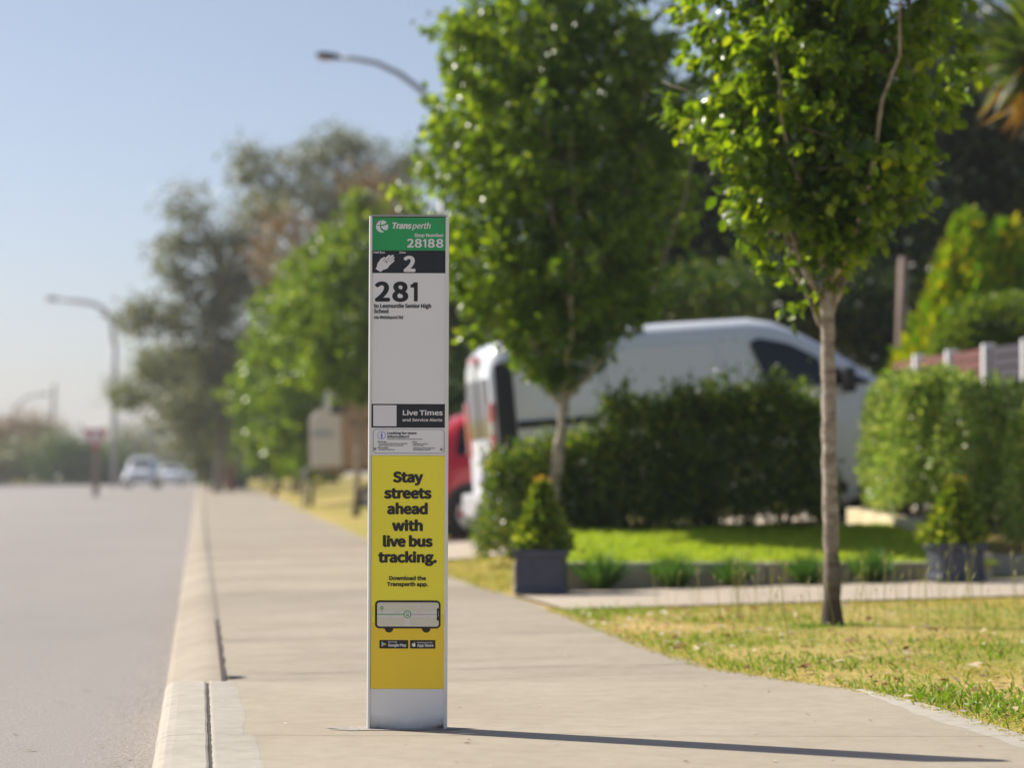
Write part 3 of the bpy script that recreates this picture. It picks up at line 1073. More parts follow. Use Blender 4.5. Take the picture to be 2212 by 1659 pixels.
oy = 1050
lp = panel('live_times_panel', 989.3, 1078.3, 1190.0, 1142.3, M['sign_black'])
a = Art()
a.text('Live Times', *[c1(x, 0)[0] for x in (945, 1832)], c1(0, 486)[1], 13.2, bold=.5)
a.text('and Service Alerts', *[c1(x, 0)[0] for x in (938, 1822)], c1(0, 622)[1], 7.6, bold=.2)
a.build('lettering', M['sign_white'], lp)
a = Art()
a.rect(*c1(288, 265), *c1(806, 732))
a.build('blank_label', M['sign_white'], lp)

ip = panel('information_panel', 989.0, 1142.3, 1189.9, 1216.3, M['white_panel'])
a = Art()
a.rframe(*c1(286, 798), *c1(1868, 1335), 9, 1.0)
a.text('Looking for more', *[c1(x, 0)[0] for x in (602, 1254)], c1(0, 912)[1], 6.6, bold=.3)
a.text('information?', *[c1(x, 0)[0] for x in (602, 1092)], c1(0, 990)[1], 6.6, bold=.3)
a.rect(*c1(600, 1014), *c1(1380, 1026))
for t, x0, x1, y in (('Get the app', 385, 582, 1088), ('Download our free iPhone or Android', 410, 1040, 1130), ('app to help you plan your journey.', 410, 965, 1170),
                     ('Visit us online', 385, 625, 1222), ('transperth.wa.gov.au', 410, 760, 1262), ('Call us', 1148, 1262, 1093), ('InfoLine on 13 62 13', 1175, 1500, 1135),
                     ('(TIS 13 14 50)', 1175, 1400, 1173), ('Hearing or speech impaired?', 1172, 1655, 1228), ('Call via NRS on 133 677', 1172, 1565, 1268)):
    a.text(t, c1(x0, 0)[0], c1(x1, 0)[0], c1(0, y)[1], 3.1, bold=.12 if x0 in (385, 1148) else .05)
a.build('lettering', M['ink'], ip)
a = Art()
a.ring(*c1(475, 935), 9.7, 10.8)
a.disc(*c1(478, 888), 1.7)
a.poly([c1(*p) for p in [(448, 912), (492, 912), (492, 978), (500, 978), (500, 992), (458, 992), (458, 978), (464, 978), (464, 926), (448, 926)]])
a.build('information_symbol', M['blue_ink'], ip)

for (x, y) in (c1(355, 338 - 4148), c1(1828, 340 - 4148), c1(330, 1240), c1(1802, 1248)):
    m = MB()
    px_, pz_ = sx_(x, y), sz_(y)
    m.tube([(px_, -.0002, pz_), (px_, -.0022, pz_)], .0043, 12, 1)
    m.tube([(px_, -.0015, pz_), (px_, -.0040, pz_)], .0030, 12, 0)
    m.tube([(px_, -.0038, pz_), (px_, -.0043, pz_)], .0013, 6, 2)
    m.build('screw', [M['screw'], M['rust'], M['ink']], SIGN)

# yellow poster
pp = panel('poster', 990.0, 1217.0, 1185.6, 1838.6, M['ad_yellow'], depth=.003, face=.0012)
a = Art()
s8, oy = 3.95, 1560
a.rect(989.9 + .2, 1663.8, 1185.2, 1838.4, 0, .0016)
a.poly([(990.4, 1618), (996, 1618), (996, 1646), (991, 1646)], 1, .0018)
a.rect(990.3, 1646, 993, 1663.6, 1, .0018)
for q in range(5):
    a.rect(1177, 1642 + q * 4.2, 1185.2, 1645 + q * 4.2, 1, .0018)
a.build('golden_ground', [M['ad_gold'], M['ad_gold_soft']], pp)
a = Art()
s8, oy = 4.365, 1220
D_ = .0019
for t, x0, x1, y, cap, bd in (('Stay', 383, 737, 298, 28, 2.0), ('streets', 279, 835, 486, 28, 2.0), ('ahead', 316, 791, 669, 28, 2.0), ('with', 372, 734, 864, 28, 2.0),
                              ('live bus', 267, 848, 1048, 28, 2.0), ('tracking.', 212, 897, 1233, 28, 2.0), ('Download the', 341, 771, 1438, 10.4, .7), ('Transperth app.', 316, 794, 1508, 10.4, .7)):
    a.text(t, c1(x0, 0)[0], c1(x1, 0)[0], c1(0, y)[1], cap, 'sans', bold=bd, d=D_)
a.build('lettering', M['ink_warm'], pp)
# the phone drawn as a bus
a = Art()
s8, oy = 3.95, 1560
a.rrect(*c1(160, 171), *c1(851, 467), 11.5, 0, .0020)
a.disc(*c1(308, 464), 11.6, 0, .0020, 0, 180)
a.disc(*c1(700, 464), 11.6, 0, .0020, 0, 180)
a.rrect(*c1(183, 193), *c1(832, 446), 6.5, 1, .0023)
a.rect(*c1(184, 288), *c1(830, 350), 2, .0025)
a.rect(*c1(472, 350), *c1(530, 444), 2, .0025)
a.rect(*c1(600, 222), *c1(636, 252), 2, .0025)
a.rect(*c1(184, 314), *c1(470, 323), 3, .0028)
a.rect(*c1(535, 315), *c1(815, 322), 4, .0028)
for x0, x1, y in ((378, 418, 298), (603, 645, 298), (292, 336, 338), (708, 750, 338)):
    a.rect(*c1(x0, y), *c1(x1, y + 2), 4, .0028)
a.disc(*c1(502, 317), 10.3, 3, .0030)
a.disc(*c1(502, 317), 8.0, 2, .0033)
a.rrect(*c1(486, 300), *c1(518, 334), 1.6, 3, .0035)
a.rect(*c1(490, 305), *c1(514, 320), 2, .0037)
a.ring(*c1(233, 250), 2.4, 4.6, 3, .0028)
a.rect(*c1(231, 266), *c1(236, 300), 3, .0028)
a.rrect(*c1(812, 253), *c1(845, 383), 2.4, 0, .0030)
a.disc(*c1(827, 292), 1.0, 1, .0033)
a.rect(*c1(826, 303), *c1(829, 340), 1, .0033)
a.build('phone_picture', [M['ink_warm'], M['screen_pale'], M['screen_road'], M['ad_green'], M['screen_grey']], pp)
a = Art()
a.rrect(*c1(207, 588), *c1(511, 678), 2.2, 0, .0020)
a.rrect(*c1(529, 588), *c1(797, 678), 2.2, 0, .0020)
a.text('GET IT ON', *[c1(x, 0)[0] for x in (299, 390)], c1(0, 617)[1], 3.7, mi=1, d=.0023, bold=.08)
a.text('Google Play', *[c1(x, 0)[0] for x in (299, 491)], c1(0, 656)[1], 7.0, mi=1, d=.0023, bold=.25)
a.text('Download on the', *[c1(x, 0)[0] for x in (605, 767)], c1(0, 621)[1], 3.4, mi=1, d=.0023, bold=.08)
a.text('App Store', *[c1(x, 0)[0] for x in (605, 776)], c1(0, 658)[1], 7.0, mi=1, d=.0023, bold=.25)
a.poly([c1(230, 603), c1(256, 632), c1(230, 661)], 2, .0024)
a.poly([c1(230, 603), c1(264, 622), c1(256, 632)], 5, .0024)
a.poly([c1(264, 622), c1(281, 632), c1(264, 642), c1(256, 632)], 4, .0024)
a.poly([c1(256, 632), c1(264, 642), c1(230, 661)], 3, .0024)
ap = arc(563, 636, 13.5, 110, 285, 8) + arc(577, 636, 13.5, -105, -40, 5) + [(583, 634)] + arc(577, 638, 13, 15, 80, 5) + [(570, 655)]
a.poly([c1(p[0], 632 + (p[1] - 632) * 1.28) for p in ap], 1, .0024)
a.poly([c1(570, 616), c1(572, 609), c1(579, 604), c1(578, 612)], 1, .0024)
a.build('app_badges', [M['ink_warm'], M['sign_white'], M['play_blue'], M['play_red'], M['play_yellow'], M['play_green']], pp)

bp_ = MB()
bp_.box((0, .0018, (sz_(1839.2)) / 2 + .001), (W2 * 2 - .023, .0036, sz_(1839.2) - .002))
bp_.build('base_panel', M['base_panel'], SIGN)
# rough mortar on the pad around the foot
rngp = np.random.default_rng(77)
mb = MB()
for q in range(1):
    N_ = 46
    pts = []
    for k in range(N_):
        t = 2 * math.pi * k / N_
        rx, ry = .225 + .02 * math.sin(5 * t) + .018 * rngp.normal(), .055 + .006 * math.sin(3 * t + 1) + .004 * rngp.normal()
        pts.append((SIGN_BASE.x - .04 + rx * math.copysign(abs(math.cos(t)) ** .6, math.cos(t)), 8.745 + ry * math.copysign(abs(math.sin(t)) ** .6, math.sin(t)), .0022))
    mb.add(pts, [tuple(range(N_))])
tag(mb.build('mortar_patch', M['cap_grit'], None), kind='structure')


# ------------------------------------------------------------------ trees
def bez(p0, p1, p2, n):
    t = np.linspace(0, 1, n)[:, None]
    return (1 - t) ** 2 * np.array(p0) + 2 * t * (1 - t) * np.array(p1) + t ** 2 * np.array(p2)


def street_tree(name, label, base, seed, fork, top, prof, nleaf, lsize, trunk_r, trunk_top, T=T_LEAF, ntwig=None, nlimb=9, group='street trees along the footpath', lean=(0, 0), gap=None, coff=(0, 0)):
    """vase shaped ornamental tree; prof = list of (height, crown radius); lean = crown offset from the foot"""
    rng = np.random.default_rng(seed)
    root = empty(name, base, (0, 0, 0), label, 'tree', group)
    ph, prr = [p[0] for p in prof], [p[1] for p in prof]
    lx_, ly_ = lean
    mb = MB()
    zt = np.linspace(-.08, fork, 26)
    wob = rng.normal(size=(26, 2)) * trunk_r * .10
    pts, rr = [], []
    for i, z in enumerate(zt):
        f = max(0, z) / fork
        bend = f ** 1.1
        pts.append((lx_ * bend + wob[i, 0] * .6, ly_ * bend + wob[i, 1] * .6, z))
        rr.append(trunk_r * (1 + .42 * math.exp(-max(z, 0) / .10) + .085 * rng.normal()) * (1 - .28 * f))
    for z in (1, 1):
        pass
    # leader carries on through the crown
    for z in np.linspace(fork + .12, top * .9, 8):
        f = (z - fork) / (top - fork)
        pts.append((lx_ + .05 * math.sin(z * 3 + seed), ly_ + .05 * math.cos(z * 2.3), z))
        rr.append(trunk_r * .7 * (1 - f) ** 1.3 + .004)
    mb.tube(pts, rr, 12)
    limbs = []
    for i, (da, dz0) in enumerate(((2.75, -.36), (3.5, -.22), (.35, -.30), (1.6, -.15))):
        z0 = fork + dz0
        f0 = min(1, z0 / fork) ** 1.1
        d = np.array((math.cos(da), math.sin(da)))
        r2 = np.interp(fork + .55, ph, prr) * (.55 if i != 2 else .32)
        L = bez((lx_ * f0, ly_ * f0, z0), (lx_ + d[0] * r2 * .55, ly_ + d[1] * r2 * .55, z0 + .25), (lx_ + d[0] * r2, ly_ + d[1] * r2, fork + .6), 9)
        L[1:-1] += rng.normal(size=(7, 3)) * .01
        limbs.append(L)
        mb.tube(L, list(np.linspace(trunk_r * .36, .006, 9)), 7)
    for i in range(nlimb):
        ang = 2 * math.pi * (i * .382 + .07 * rng.normal())
        z0 = fork - .28 + (top - fork) * .45 * (i / nlimb) ** 1.3
        z2 = min(top * .97, z0 + (top - fork) * (.45 + .25 * rng.random()))
        r2 = np.interp(z2, ph, prr) * (.55 + .35 * rng.random())
        rm = r2 * (.75 + .2 * rng.random())
        d = np.array((math.cos(ang), math.sin(ang)))
        f0 = min(1, z0 / fork) ** 1.1
        p0 = (lx_ * f0, ly_ * f0, z0)
        p1 = (lx_ + d[0] * rm, ly_ + d[1] * rm, z0 + (z2 - z0) * .35)
        p2 = (lx_ + d[0] * r2, ly_ + d[1] * r2, z2)
        L = bez(p0, p1, p2, 9)
        L[1:-1] += rng.normal(size=(7, 3)) * .018
        limbs.append(L)
        w = trunk_r * (.42 - .15 * i / nlimb)
        mb.tube(L, list(np.linspace(w, .005, 9)), 6)
    # twigs reach from limbs to the crown's edge; leaves hang along them
    ntwig = ntwig or nleaf // 20
    P, D, S = [], [], []
    ctr = np.array((lx_ + coff[0], ly_ + coff[1]))
    z_lo, z_hi = ph[0], ph[-1]
    w_h = np.interp(np.linspace(z_lo, z_hi, 60), ph, prr)
    cdf = np.cumsum(w_h ** 1.6); cdf /= cdf[-1]
    for i in range(ntwig):
        z = np.interp(rng.random(), cdf, np.linspace(z_lo, z_hi, 60))
        ang = rng.random() * 2 * math.pi
        lump = 1 + .16 * math.sin(ang * 3 + z * 2.4 + seed) + .12 * math.sin(ang * 5 - z * 4.1)
        rad = np.interp(z, ph, prr) * lump * (rng.random() ** .5) * (1.08 if rng.random() < .12 else .98)
        end = np.array((ctr[0] + rad * math.cos(ang), ctr[1] + rad * math.sin(ang), z))
        if gap is not None and gap(end):
            continue
        out = np.array((math.cos(ang), math.sin(ang), .0))
        ln = .16 + .26 * rng.random()
        st = end - out * ln * .8 - np.array((0, 0, ln * (.35 + .3 * rng.random())))
        nl = max(5, int(nleaf / ntwig * (.5 + rng.random())))
        tt = rng.random(nl) ** .8
        pos = st + (end - st) * tt[:, None] + rng.normal(size=(nl, 3)) * .035
        pos[:, 2] -= .05 * tt ** 2
        dr = out * .55 + rng.normal(size=(nl, 3)) * .55
        dr[:, 2] -= .55
        P.append(pos); D.append(dr); S.append(lsize * (.6 + .55 * rng.random(nl)))
        if i % 3 == 0 and trunk_r > .03:
            mid = (st + end) / 2 + np.array((0, 0, .03))
            L = limbs[rng.integers(len(limbs))]
            j = np.argmin(np.linalg.norm(L - st, axis=1))
            if np.linalg.norm(L[j] - st) < .45:
                mb.tube([L[j], st, mid, end], [.006, .005, .0035, .002], 4)
    mb.build('trunk', M['bark_pear'], root, smooth=True)
    P, D, S = np.concatenate(P), np.concatenate(D), np.concatenate(S)
    leaves('crown', P, D, S, M['leaf_pear'], rng, T, root)
    return root


t1 = at(1795, 1370, 13.95)
t1z = float(terr(X(1795, 13.95), 13.95))


def gap1(p):
    # open spots near the top of the crown
    return (abs(p[0] - (-.17)) < .07 and abs(p[2] - 3.42) < .16) or (abs(p[0] - .42) < .12 and abs(p[2] - 3.52) < .1)


street_tree('street_tree', 'young leafy street tree with slim bare grey trunk in the dry grass verge', (X(1796, 13.95), 13.95, t1z - .01), 11, 1.98, 5.6,
            [(1.98, .16), (2.12, .38), (2.4, .60), (2.75, .74), (3.3, .83), (3.9, .88), (4.6, .72), (5.2, .42), (5.6, .1)], 21000, .088, .047, 2.0, ntwig=900, nlimb=11, lean=(-.02, .03), gap=gap1)
Y2 = 22.4
street_tree('street_tree', 'leafy street tree with leaning trunk behind the slate planter beside the van', (X(1181, Y2), Y2, float(terr(X(1181, Y2), Y2))), 23, 1.75, 5.9,
            [(1.7, .28), (1.95, .62), (2.3, .90), (2.8, 1.18), (3.5, 1.34), (4.2, 1.28), (4.9, 1.08), (5.5, .55), (5.9, .15)], 42000, .082, .06, 1.8, ntwig=1500, nlimb=12, lean=(.19, .05), coff=(-.13, 0))
far_spots = [(50, 769, 'first in the row of street trees beyond the bus sign, touching its left edge', 31), (66, 672, 'leafy street tree with pale trunk left of the cream caravan', 47), (86, 594, 'leafy street tree next beyond the caravan tree along the verge', 53),
             (112, 528, 'small looking street tree far along the verge below the gum trees', 61), (142, 500, 'most distant street tree in the row, nearest to the far cars', 71)]
for Yf, pxf, lab, sd_ in far_spots:
    xf = X(pxf, Yf)
    kr, kh = {50: (1.28, 1.02), 66: (1.2, 1.13), 86: (1.1, 1.1)}.get(Yf, (1.0, 1.0))
    street_tree('street_tree', lab, (xf, Yf, float(terr(xf, Yf))), sd_, 1.9 if Yf < 60 else 1.7, 6.0 * kh, [(h_ * kh, r_ * kr) for h_, r_ in ([(2.3, .45), (2.6, 1.0), (3.0, 1.3), (3.6, 1.42), (4.2, 1.32), (5.1, 1.0), (5.9, .5), (6.4, .12)] if Yf < 60 else [(.7, .55), (1.2, 1.15), (2.0, 1.45), (3.2, 1.55), (4.3, 1.42), (5.2, 1.0), (5.9, .5), (6.3, .12)])],
                30000 if Yf < 60 else 19000, .12 if Yf < 60 else .17, .07, 1.8, T=T_SMALL, nlimb=8, lean=(.08, 0))


def clump_tree(name, label, base, seed, blobs, n, lsize, mat, trunk=None, bark_='bark_dark', group=None, cat='tree', cluster=26, cr=.5, T=T_SMALL, shell=.45, extra=None):
    """tree with a crown of leaf clumps filling ellipsoids; blobs = [(centre, radii)] relative to base"""
    rng = np.random.default_rng(seed)
    root = empty(name, base, (0, 0, 0), label, cat, group)
    vol = np.array([b[1][0] * b[1][2] + b[1][0] * b[1][1] for b in blobs]); vol = vol / vol.sum()
    P, D = [], []
    nc = max(3, n // cluster)
    for (c, r), w in zip(blobs, vol):
        k = max(2, int(nc * w))
        q = ball(rng, k, shell) * np.array(r) + np.array(c)
        for p in q:
            m_ = int(cluster * (.5 + rng.random()))
            o_ = rng.normal(size=(m_, 3)) * cr * (.35 + .4 * rng.random()) * np.array((1, 1, .75))
            P.append(p + o_)
            d = o_ / (np.linalg.norm(o_, axis=1, keepdims=True) + 1e-6) + rng.normal(size=(m_, 3)) * .8
            d[:, 2] -= .3
            D.append(d)
    P, D = np.concatenate(P), np.concatenate(D)
    S = lsize * (.6 + .6 * rng.random(len(P)))
    if trunk:
        mb = MB()
        mb.tube([(0, 0, -.1)] + trunk, list(np.linspace(trunk[-1][2] * .017 + .03, trunk[-1][2] * .008 + .01, len(trunk) + 1)), 8)
        for c, r in blobs[:8]:
            s = np.array(trunk[len(trunk) // 2]); e = np.array(c)
            mb.tube(bez(s, (s + e) / 2 + np.array((0, 0, -.1 * r[2])), e, 6), list(np.linspace(trunk[-1][2] * .012 + .01, .012, 6)), 6)
        mb.build('trunk', M[bark_], root, smooth=True)
    leaves('crown', P, D, S, M[mat], rng, T, root)
    return root


def blobs_for(pxs, Y, base):
    """ellipsoids given as picture centre, half width, half height -> relative to base"""
    out = []
    for (x, y, hw, hh) in pxs:
        c = at(x, y, Y)
        s = Y / FPX
        out.append(((c.x - base[0], 0.0, c.z - base[2]), (hw * s, max(hw, hh) * s * .8, hh * s)))
    return out


def gum(label, pxb, Y, seed, bl, n, mat='leaf_gum', lsize=.3, group='tall gum trees beyond the street trees', name='gum_tree', cr=1.0, bark_='bark_gum', cluster=24, shell=.4):
    bx = X(pxb, Y)
    bz = float(terr(bx, Y)) if bx > path_x(Y) else float(rise(Y)) - .1
    base = (bx, Y, bz)
    bs = blobs_for(bl, Y, base)
    top = max(b[0][2] for b in bs)
    tr = [(0.15, 0, top * .25), (-.1, .1, top * .5), (.2, 0, top * .75), (bs[0][0][0] * .4, 0, top * .92)]
    return clump_tree(name, label, base, seed, bs, n, lsize, M and mat, tr, bark_, group, cr=cr, cluster=cluster, shell=shell)


gum('tallest grey green gum tree with wispy open crown rising behind the row of street trees', 720, 112, 5,
    [(735, 300, 55, 42), (650, 350, 70, 45), (800, 360, 80, 60), (560, 360, 60, 45), (600, 430, 60, 45), (880, 380, 60, 50), (700, 430, 90, 60), (820, 450, 80, 60), (760, 520, 110, 70), (700, 600, 90, 70), (800, 640, 90, 80), (640, 560, 60, 50)], 14500, cr=.7, cluster=62, shell=.25, lsize=.26)
gum('grey green gum tree with a round upper lobe and drooping open clumps', 470, 104, 6,
    [(410, 440, 42, 40), (385, 540, 48, 40), (470, 520, 50, 40), (400, 600, 50, 36), (330, 690, 60, 42), (440, 690, 60, 45), (530, 600, 70, 60), (560, 470, 60, 60), (520, 730, 60, 60), (300, 690, 34, 24), (500, 640, 60, 60), (450, 770, 60, 50), (470, 850, 70, 60), (400, 900, 60, 50), (500, 930, 60, 60)], 15000, cr=.65, cluster=58, shell=.25, lsize=.25)
gum('olive gum tree with low spreading crown over the footpath end', 450, 125, 7,
    [(290, 850, 45, 26), (360, 800, 60, 40), (440, 800, 70, 50), (390, 880, 60, 45), (470, 880, 70, 60), (450, 950, 60, 50), (520, 820, 60, 70), (500, 960, 60, 50), (560, 900, 60, 80), (490, 1000, 60, 40)], 24000, 'leaf_olive', cr=.75, cluster=50, lsize=.27, bark_='bark_gum')
gum('rust brown tree with dying foliage among the gum trees', 640, 92, 8,
    [(615, 490, 36, 30), (590, 560, 36, 40), (800, 400, 40, 22), (850, 450, 36, 26), (610, 650, 30, 50)], 1500, 'leaf_rust', cr=.6, lsize=.26, name='rusty_tree', group=None)

# dark garden trees behind the van
def garden(label, pxb, Y, seed, bl, n, mat='leaf_dark', lsize=.16, cr=.55, name='garden_tree', cluster=26, shell=.3):
    return gum(label, pxb, Y, seed, bl, n, mat, lsize, 'dark garden trees behind the van', name, cr, 'bark_dark', cluster, shell)


garden('dark dense tree behind the van filling the gap between the two street trees', 1440, 41, 101,
       [(1400, 330, 130, 130), (1500, 420, 130, 150), (1420, 520, 150, 120), (1560, 560, 130, 120), (1350, 560, 110, 130), (1480, 620, 150, 80), (1560, 300, 100, 110)], 20000)
garden('dark evergreen tree directly behind the nearest street tree crown', 1760, 40, 102,
       [(1720, 260, 150, 170), (1840, 250, 140, 180), (1700, 460, 150, 140), (1850, 470, 150, 150), (1760, 620, 190, 110), (1900, 620, 120, 130)], 22000)
garden('tall black green tree at the right edge behind the palm and conifer', 2110, 42, 103,
       [(2020, 200, 130, 190), (2150, 160, 150, 200), (2060, 420, 150, 160), (2190, 420, 130, 180), (2000, 600, 130, 140), (2150, 620, 150, 130), (1960, 680, 90, 90)], 24000)
garden('leafy mid green tree right behind the tail of the van', 1010, 46, 104,
       [(1020, 560, 80, 90), (980, 680, 80, 90), (1080, 700, 90, 90), (1010, 800, 110, 70), (930, 640, 60, 80)], 12000, 'leaf_mid', .15)
garden('sunlit olive shrub showing above the van roof', 1370, 35, 105,
       [(1350, 640, 90, 50), (1440, 660, 70, 40), (1260, 650, 80, 60), (1550, 640, 90, 45), (1150, 690, 80, 70)], 9000, 'leaf_mid', .11, .4, 'garden_shrub')
garden('broad dark shrub standing behind the windscreen of the van', 1830, 36, 106,
       [(1800, 690, 110, 80), (1900, 700, 80, 100), (1700, 640, 100, 60), (1960, 760, 70, 60)], 8000, 'leaf_dark', .13, .4, 'garden_shrub')
garden('low dark hedge plants behind the cars at the end of the driveway', 1000, 38, 107,
       [(1000, 900, 90, 80), (920, 930, 60, 80), (1080, 880, 80, 90)], 5000, 'leaf_dark', .14, .4, 'garden_shrub')

# golden conifer, clipped shrub
rng = np.random.default_rng(200)
cz0 = float(terr(X(2090, 31), 31))
con = empty('golden_conifer', (X(2105, 31), 31, cz0), (0, 0, 0), 'golden yellow conifer with two pointed tips above the red fence', 'conifer')
P, D, S = [], [], []
for (cx_, cy_, h_, r_, n_) in ((-.06, 0, 3.42, 1.3, 9000), (.46, .1, 3.34, 1.05, 5500), (-.4, -.1, 2.1, .9, 3500)):
    z = h_ * (1 - rng.random(n_) ** .55) * 1.0
    rad = r_ * (1 - z / h_) ** 1.0 * (.8 + .25 * rng.random(n_))
    an = rng.random(n_) * 2 * math.pi
    rad *= 1 + .14 * np.sin(an * 6 + z * 1.5) + .08 * np.sin(an * 11 - z * 3)
    P.append(np.stack([cx_ + rad * np.cos(an), cy_ + rad * np.sin(an), z], 1))
    D.append(np.stack([np.cos(an) * .55, np.sin(an) * .55, .8 + 0 * an], 1) + rng.normal(size=(n_, 3)) * .25)
    S.append(.16 + .14 * rng.random(n_))
P, D, S = np.concatenate(P), np.concatenate(D), np.concatenate(S)
leaves('crown', P, D, S, M['leaf_gold'], rng, T_SMALL, con)
mb = MB().tube([(0, 0, -.1), (0, 0, 1.5), (.05, 0, 3.5)], [.09, .06, .01], 8)
mb.tube([(.1, 0, .3), (.35, .08, 1.4), (.40, .1, 3.4)], [.06, .05, .01], 8)
mb.build('trunk', M['bark_dark'], con)

rng = np.random.default_rng(201)
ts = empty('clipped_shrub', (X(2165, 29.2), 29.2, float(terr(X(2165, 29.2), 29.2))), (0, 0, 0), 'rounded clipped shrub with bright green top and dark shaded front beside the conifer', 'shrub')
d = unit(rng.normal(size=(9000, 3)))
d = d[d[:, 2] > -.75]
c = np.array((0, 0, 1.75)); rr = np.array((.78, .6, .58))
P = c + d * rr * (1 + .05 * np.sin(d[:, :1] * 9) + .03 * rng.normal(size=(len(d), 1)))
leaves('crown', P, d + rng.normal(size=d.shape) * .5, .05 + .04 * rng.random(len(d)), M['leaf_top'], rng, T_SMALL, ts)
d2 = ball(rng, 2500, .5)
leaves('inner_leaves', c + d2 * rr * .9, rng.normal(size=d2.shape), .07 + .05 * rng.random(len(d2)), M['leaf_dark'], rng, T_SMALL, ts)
MB().tube([(0, 0, -.1), (0.03, 0, .7), (0, 0, 1.6)], [.07, .06, .03], 8).build('trunk', M['bark_dark'], ts)

# strap leaved palm in the top right corner
rng = np.random.default_rng(202)
pX, pY = X(2265, 25.5), 25.5
pz = float(terr(pX, pY))
pal = empty('strap_leaf_palm', (pX, pY, pz), (0, 0, 0), 'spiky strap leaved palm with orange dead leaves hanging at the top right corner', 'palm')
hz = at(2265, 110, pY).z - pz
n_ = 520
d = unit(rng.normal(size=(n_, 3)) + np.array((0, 0, .35)))
leaves('crown', np.array((0, 0, hz)) + d * .06, d, .55 + .35 * rng.random(n_), M['leaf_palm'], rng, T_STRAP, pal)
n_ = 110
d = unit(rng.normal(size=(n_, 3)) * np.array((.55, .55, .3)) + np.array((0, 0, -.75)))
leaves('dead_leaves', np.array((0, 0, hz - .12)) + d * .1, d, .5 + .35 * rng.random(n_), M['leaf_dead'], rng, T_STRAP, pal)
MB().tube([(0, 0, -.1), (.02, 0, hz * .5), (0, 0, hz)], [.13, .1, .08], 10).build('trunk', M['bark_dark'], pal)

# leaning weathered post near the conifer
p0, p1 = at(1938, 780, 33), at(1952, 555, 33)
tp = empty('timber_post', (p0.x, 33, float(terr(p0.x, 33))), (0, 0, 0), 'leaning weathered timber post left of the golden conifer', 'post')
MB().tube([(0, 0, -.1), ((p1.x - p0.x) * .5, 0, (p1.z - float(terr(p0.x, 33))) * .6), (p1.x - p0.x, 0, p1.z - float(terr(p0.x, 33)))], [.075, .07, .065], 10).build('shaft', M['timber'], tp, smooth=True)


# ------------------------------------------------------------------ hedges
def d_core(rng, n):
    q = rng.random((n, 3)) * 2 - 1
    return q


def hedge(name, label, boxes, n, lsize, mat, seed, zfun, core=True, topfringe=.12, cat='hedge', group=None):
    """boxes: (x0, x1, y0, y1, h) clipped blocks of leaves with rounded tops"""
    rng = np.random.default_rng(seed)
    bx = sum((b[0] + b[1]) / 2 for b in boxes) / len(boxes); by = sum((b[2] + b[3]) / 2 for b in boxes) / len(boxes)
    bz = float(zfun(bx, by))
    root = empty(name, (bx, by, bz), (0, 0, 0), label, cat, group)
    area = np.array([(b[1] - b[0]) * b[4] * 2 + (b[1] - b[0]) * (b[3] - b[2]) for b in boxes]); area /= area.sum()
    P, D = [], []
    mb = MB()
    for b, w in zip(boxes, area):
        x0, x1, y0, y1, h = b
        k = int(n * w)
        z0 = np.array([float(zfun((x0 + x1) / 2, (y0 + y1) / 2))])[0]
        c = np.array(((x0 + x1) / 2, (y0 + y1) / 2, z0 + h / 2)); r = np.array(((x1 - x0) / 2, (y1 - y0) / 2, h / 2))
        fa = np.array([r[1] * r[2], r[0] * r[2], r[0] * r[1] * 1.6])
        ax = rng.choice(3, size=k, p=fa / fa.sum())
        q = rng.random((k, 3)) * 2 - 1
        sg = np.where(rng.random(k) < .5, -1, 1)
        sg = np.where(ax == 2, 1, sg)
        q[np.arange(k), ax] = sg
        # round the edges off, then let the surface heave a little
        pn = (np.abs(q) ** 5).sum(1) ** .2
        q = q / pn[:, None]
        p = c + q * r
        nrm = unit(np.sign(q) * np.abs(q) ** 4 / r)
        heave = .085 * np.sin(p[:, 0] * 5 + seed) * np.sin(p[:, 2] * 6 + p[:, 1] * 4) + .04 * np.sin(p[:, 0] * 13) * np.sin(p[:, 1] * 11 + p[:, 2] * 9)
        p += nrm * (heave - .17 * rng.random(k) ** 1.5)[:, None]
        p += rng.normal(size=p.shape) * .02
        lift = (q[:, 2] > .75)
        p[lift, 2] += topfringe * np.abs(rng.normal(size=lift.sum())) * (.4 + .6 * (np.sin(p[lift, 0] * 9) * np.sin(p[lift, 1] * 7) > 0))
        P.append(p - np.array((bx, by, bz)))
        dd = unit(q * np.array((1, 1, 1.2))) * .7 + rng.normal(size=p.shape) * .55
        dd[:, 2] += .25
        D.append(dd)
        cc = c - np.array((bx, by, bz))
        for q_ in range(int(14 * (x1 - x0)) + 4):
            e = cc + (rng.random(3) * 2 - 1) * (r - .12)
            mb.tube(bez((e[0] * .7 + cc[0] * .3, cc[1], cc[2] - r[2]), (e[0], (e[1] + cc[1]) / 2, cc[2] - r[2] * .4), e, 5), list(np.linspace(.014, .004, 5)), 5)
        ell = d_core(rng, int(3400 * (x1 - x0) * (y1 - y0) * h))
        P.append(cc + ell * (r - .16)); D.append(rng.normal(size=ell.shape))
    P, D = np.concatenate(P), np.concatenate(D)
    leaves('foliage', P, D, lsize * (.55 + .7 * rng.random(len(P))), M[mat], rng, T_SMALL, root)
    if core:
        mb.build('branches', M['core'], root)
    return root


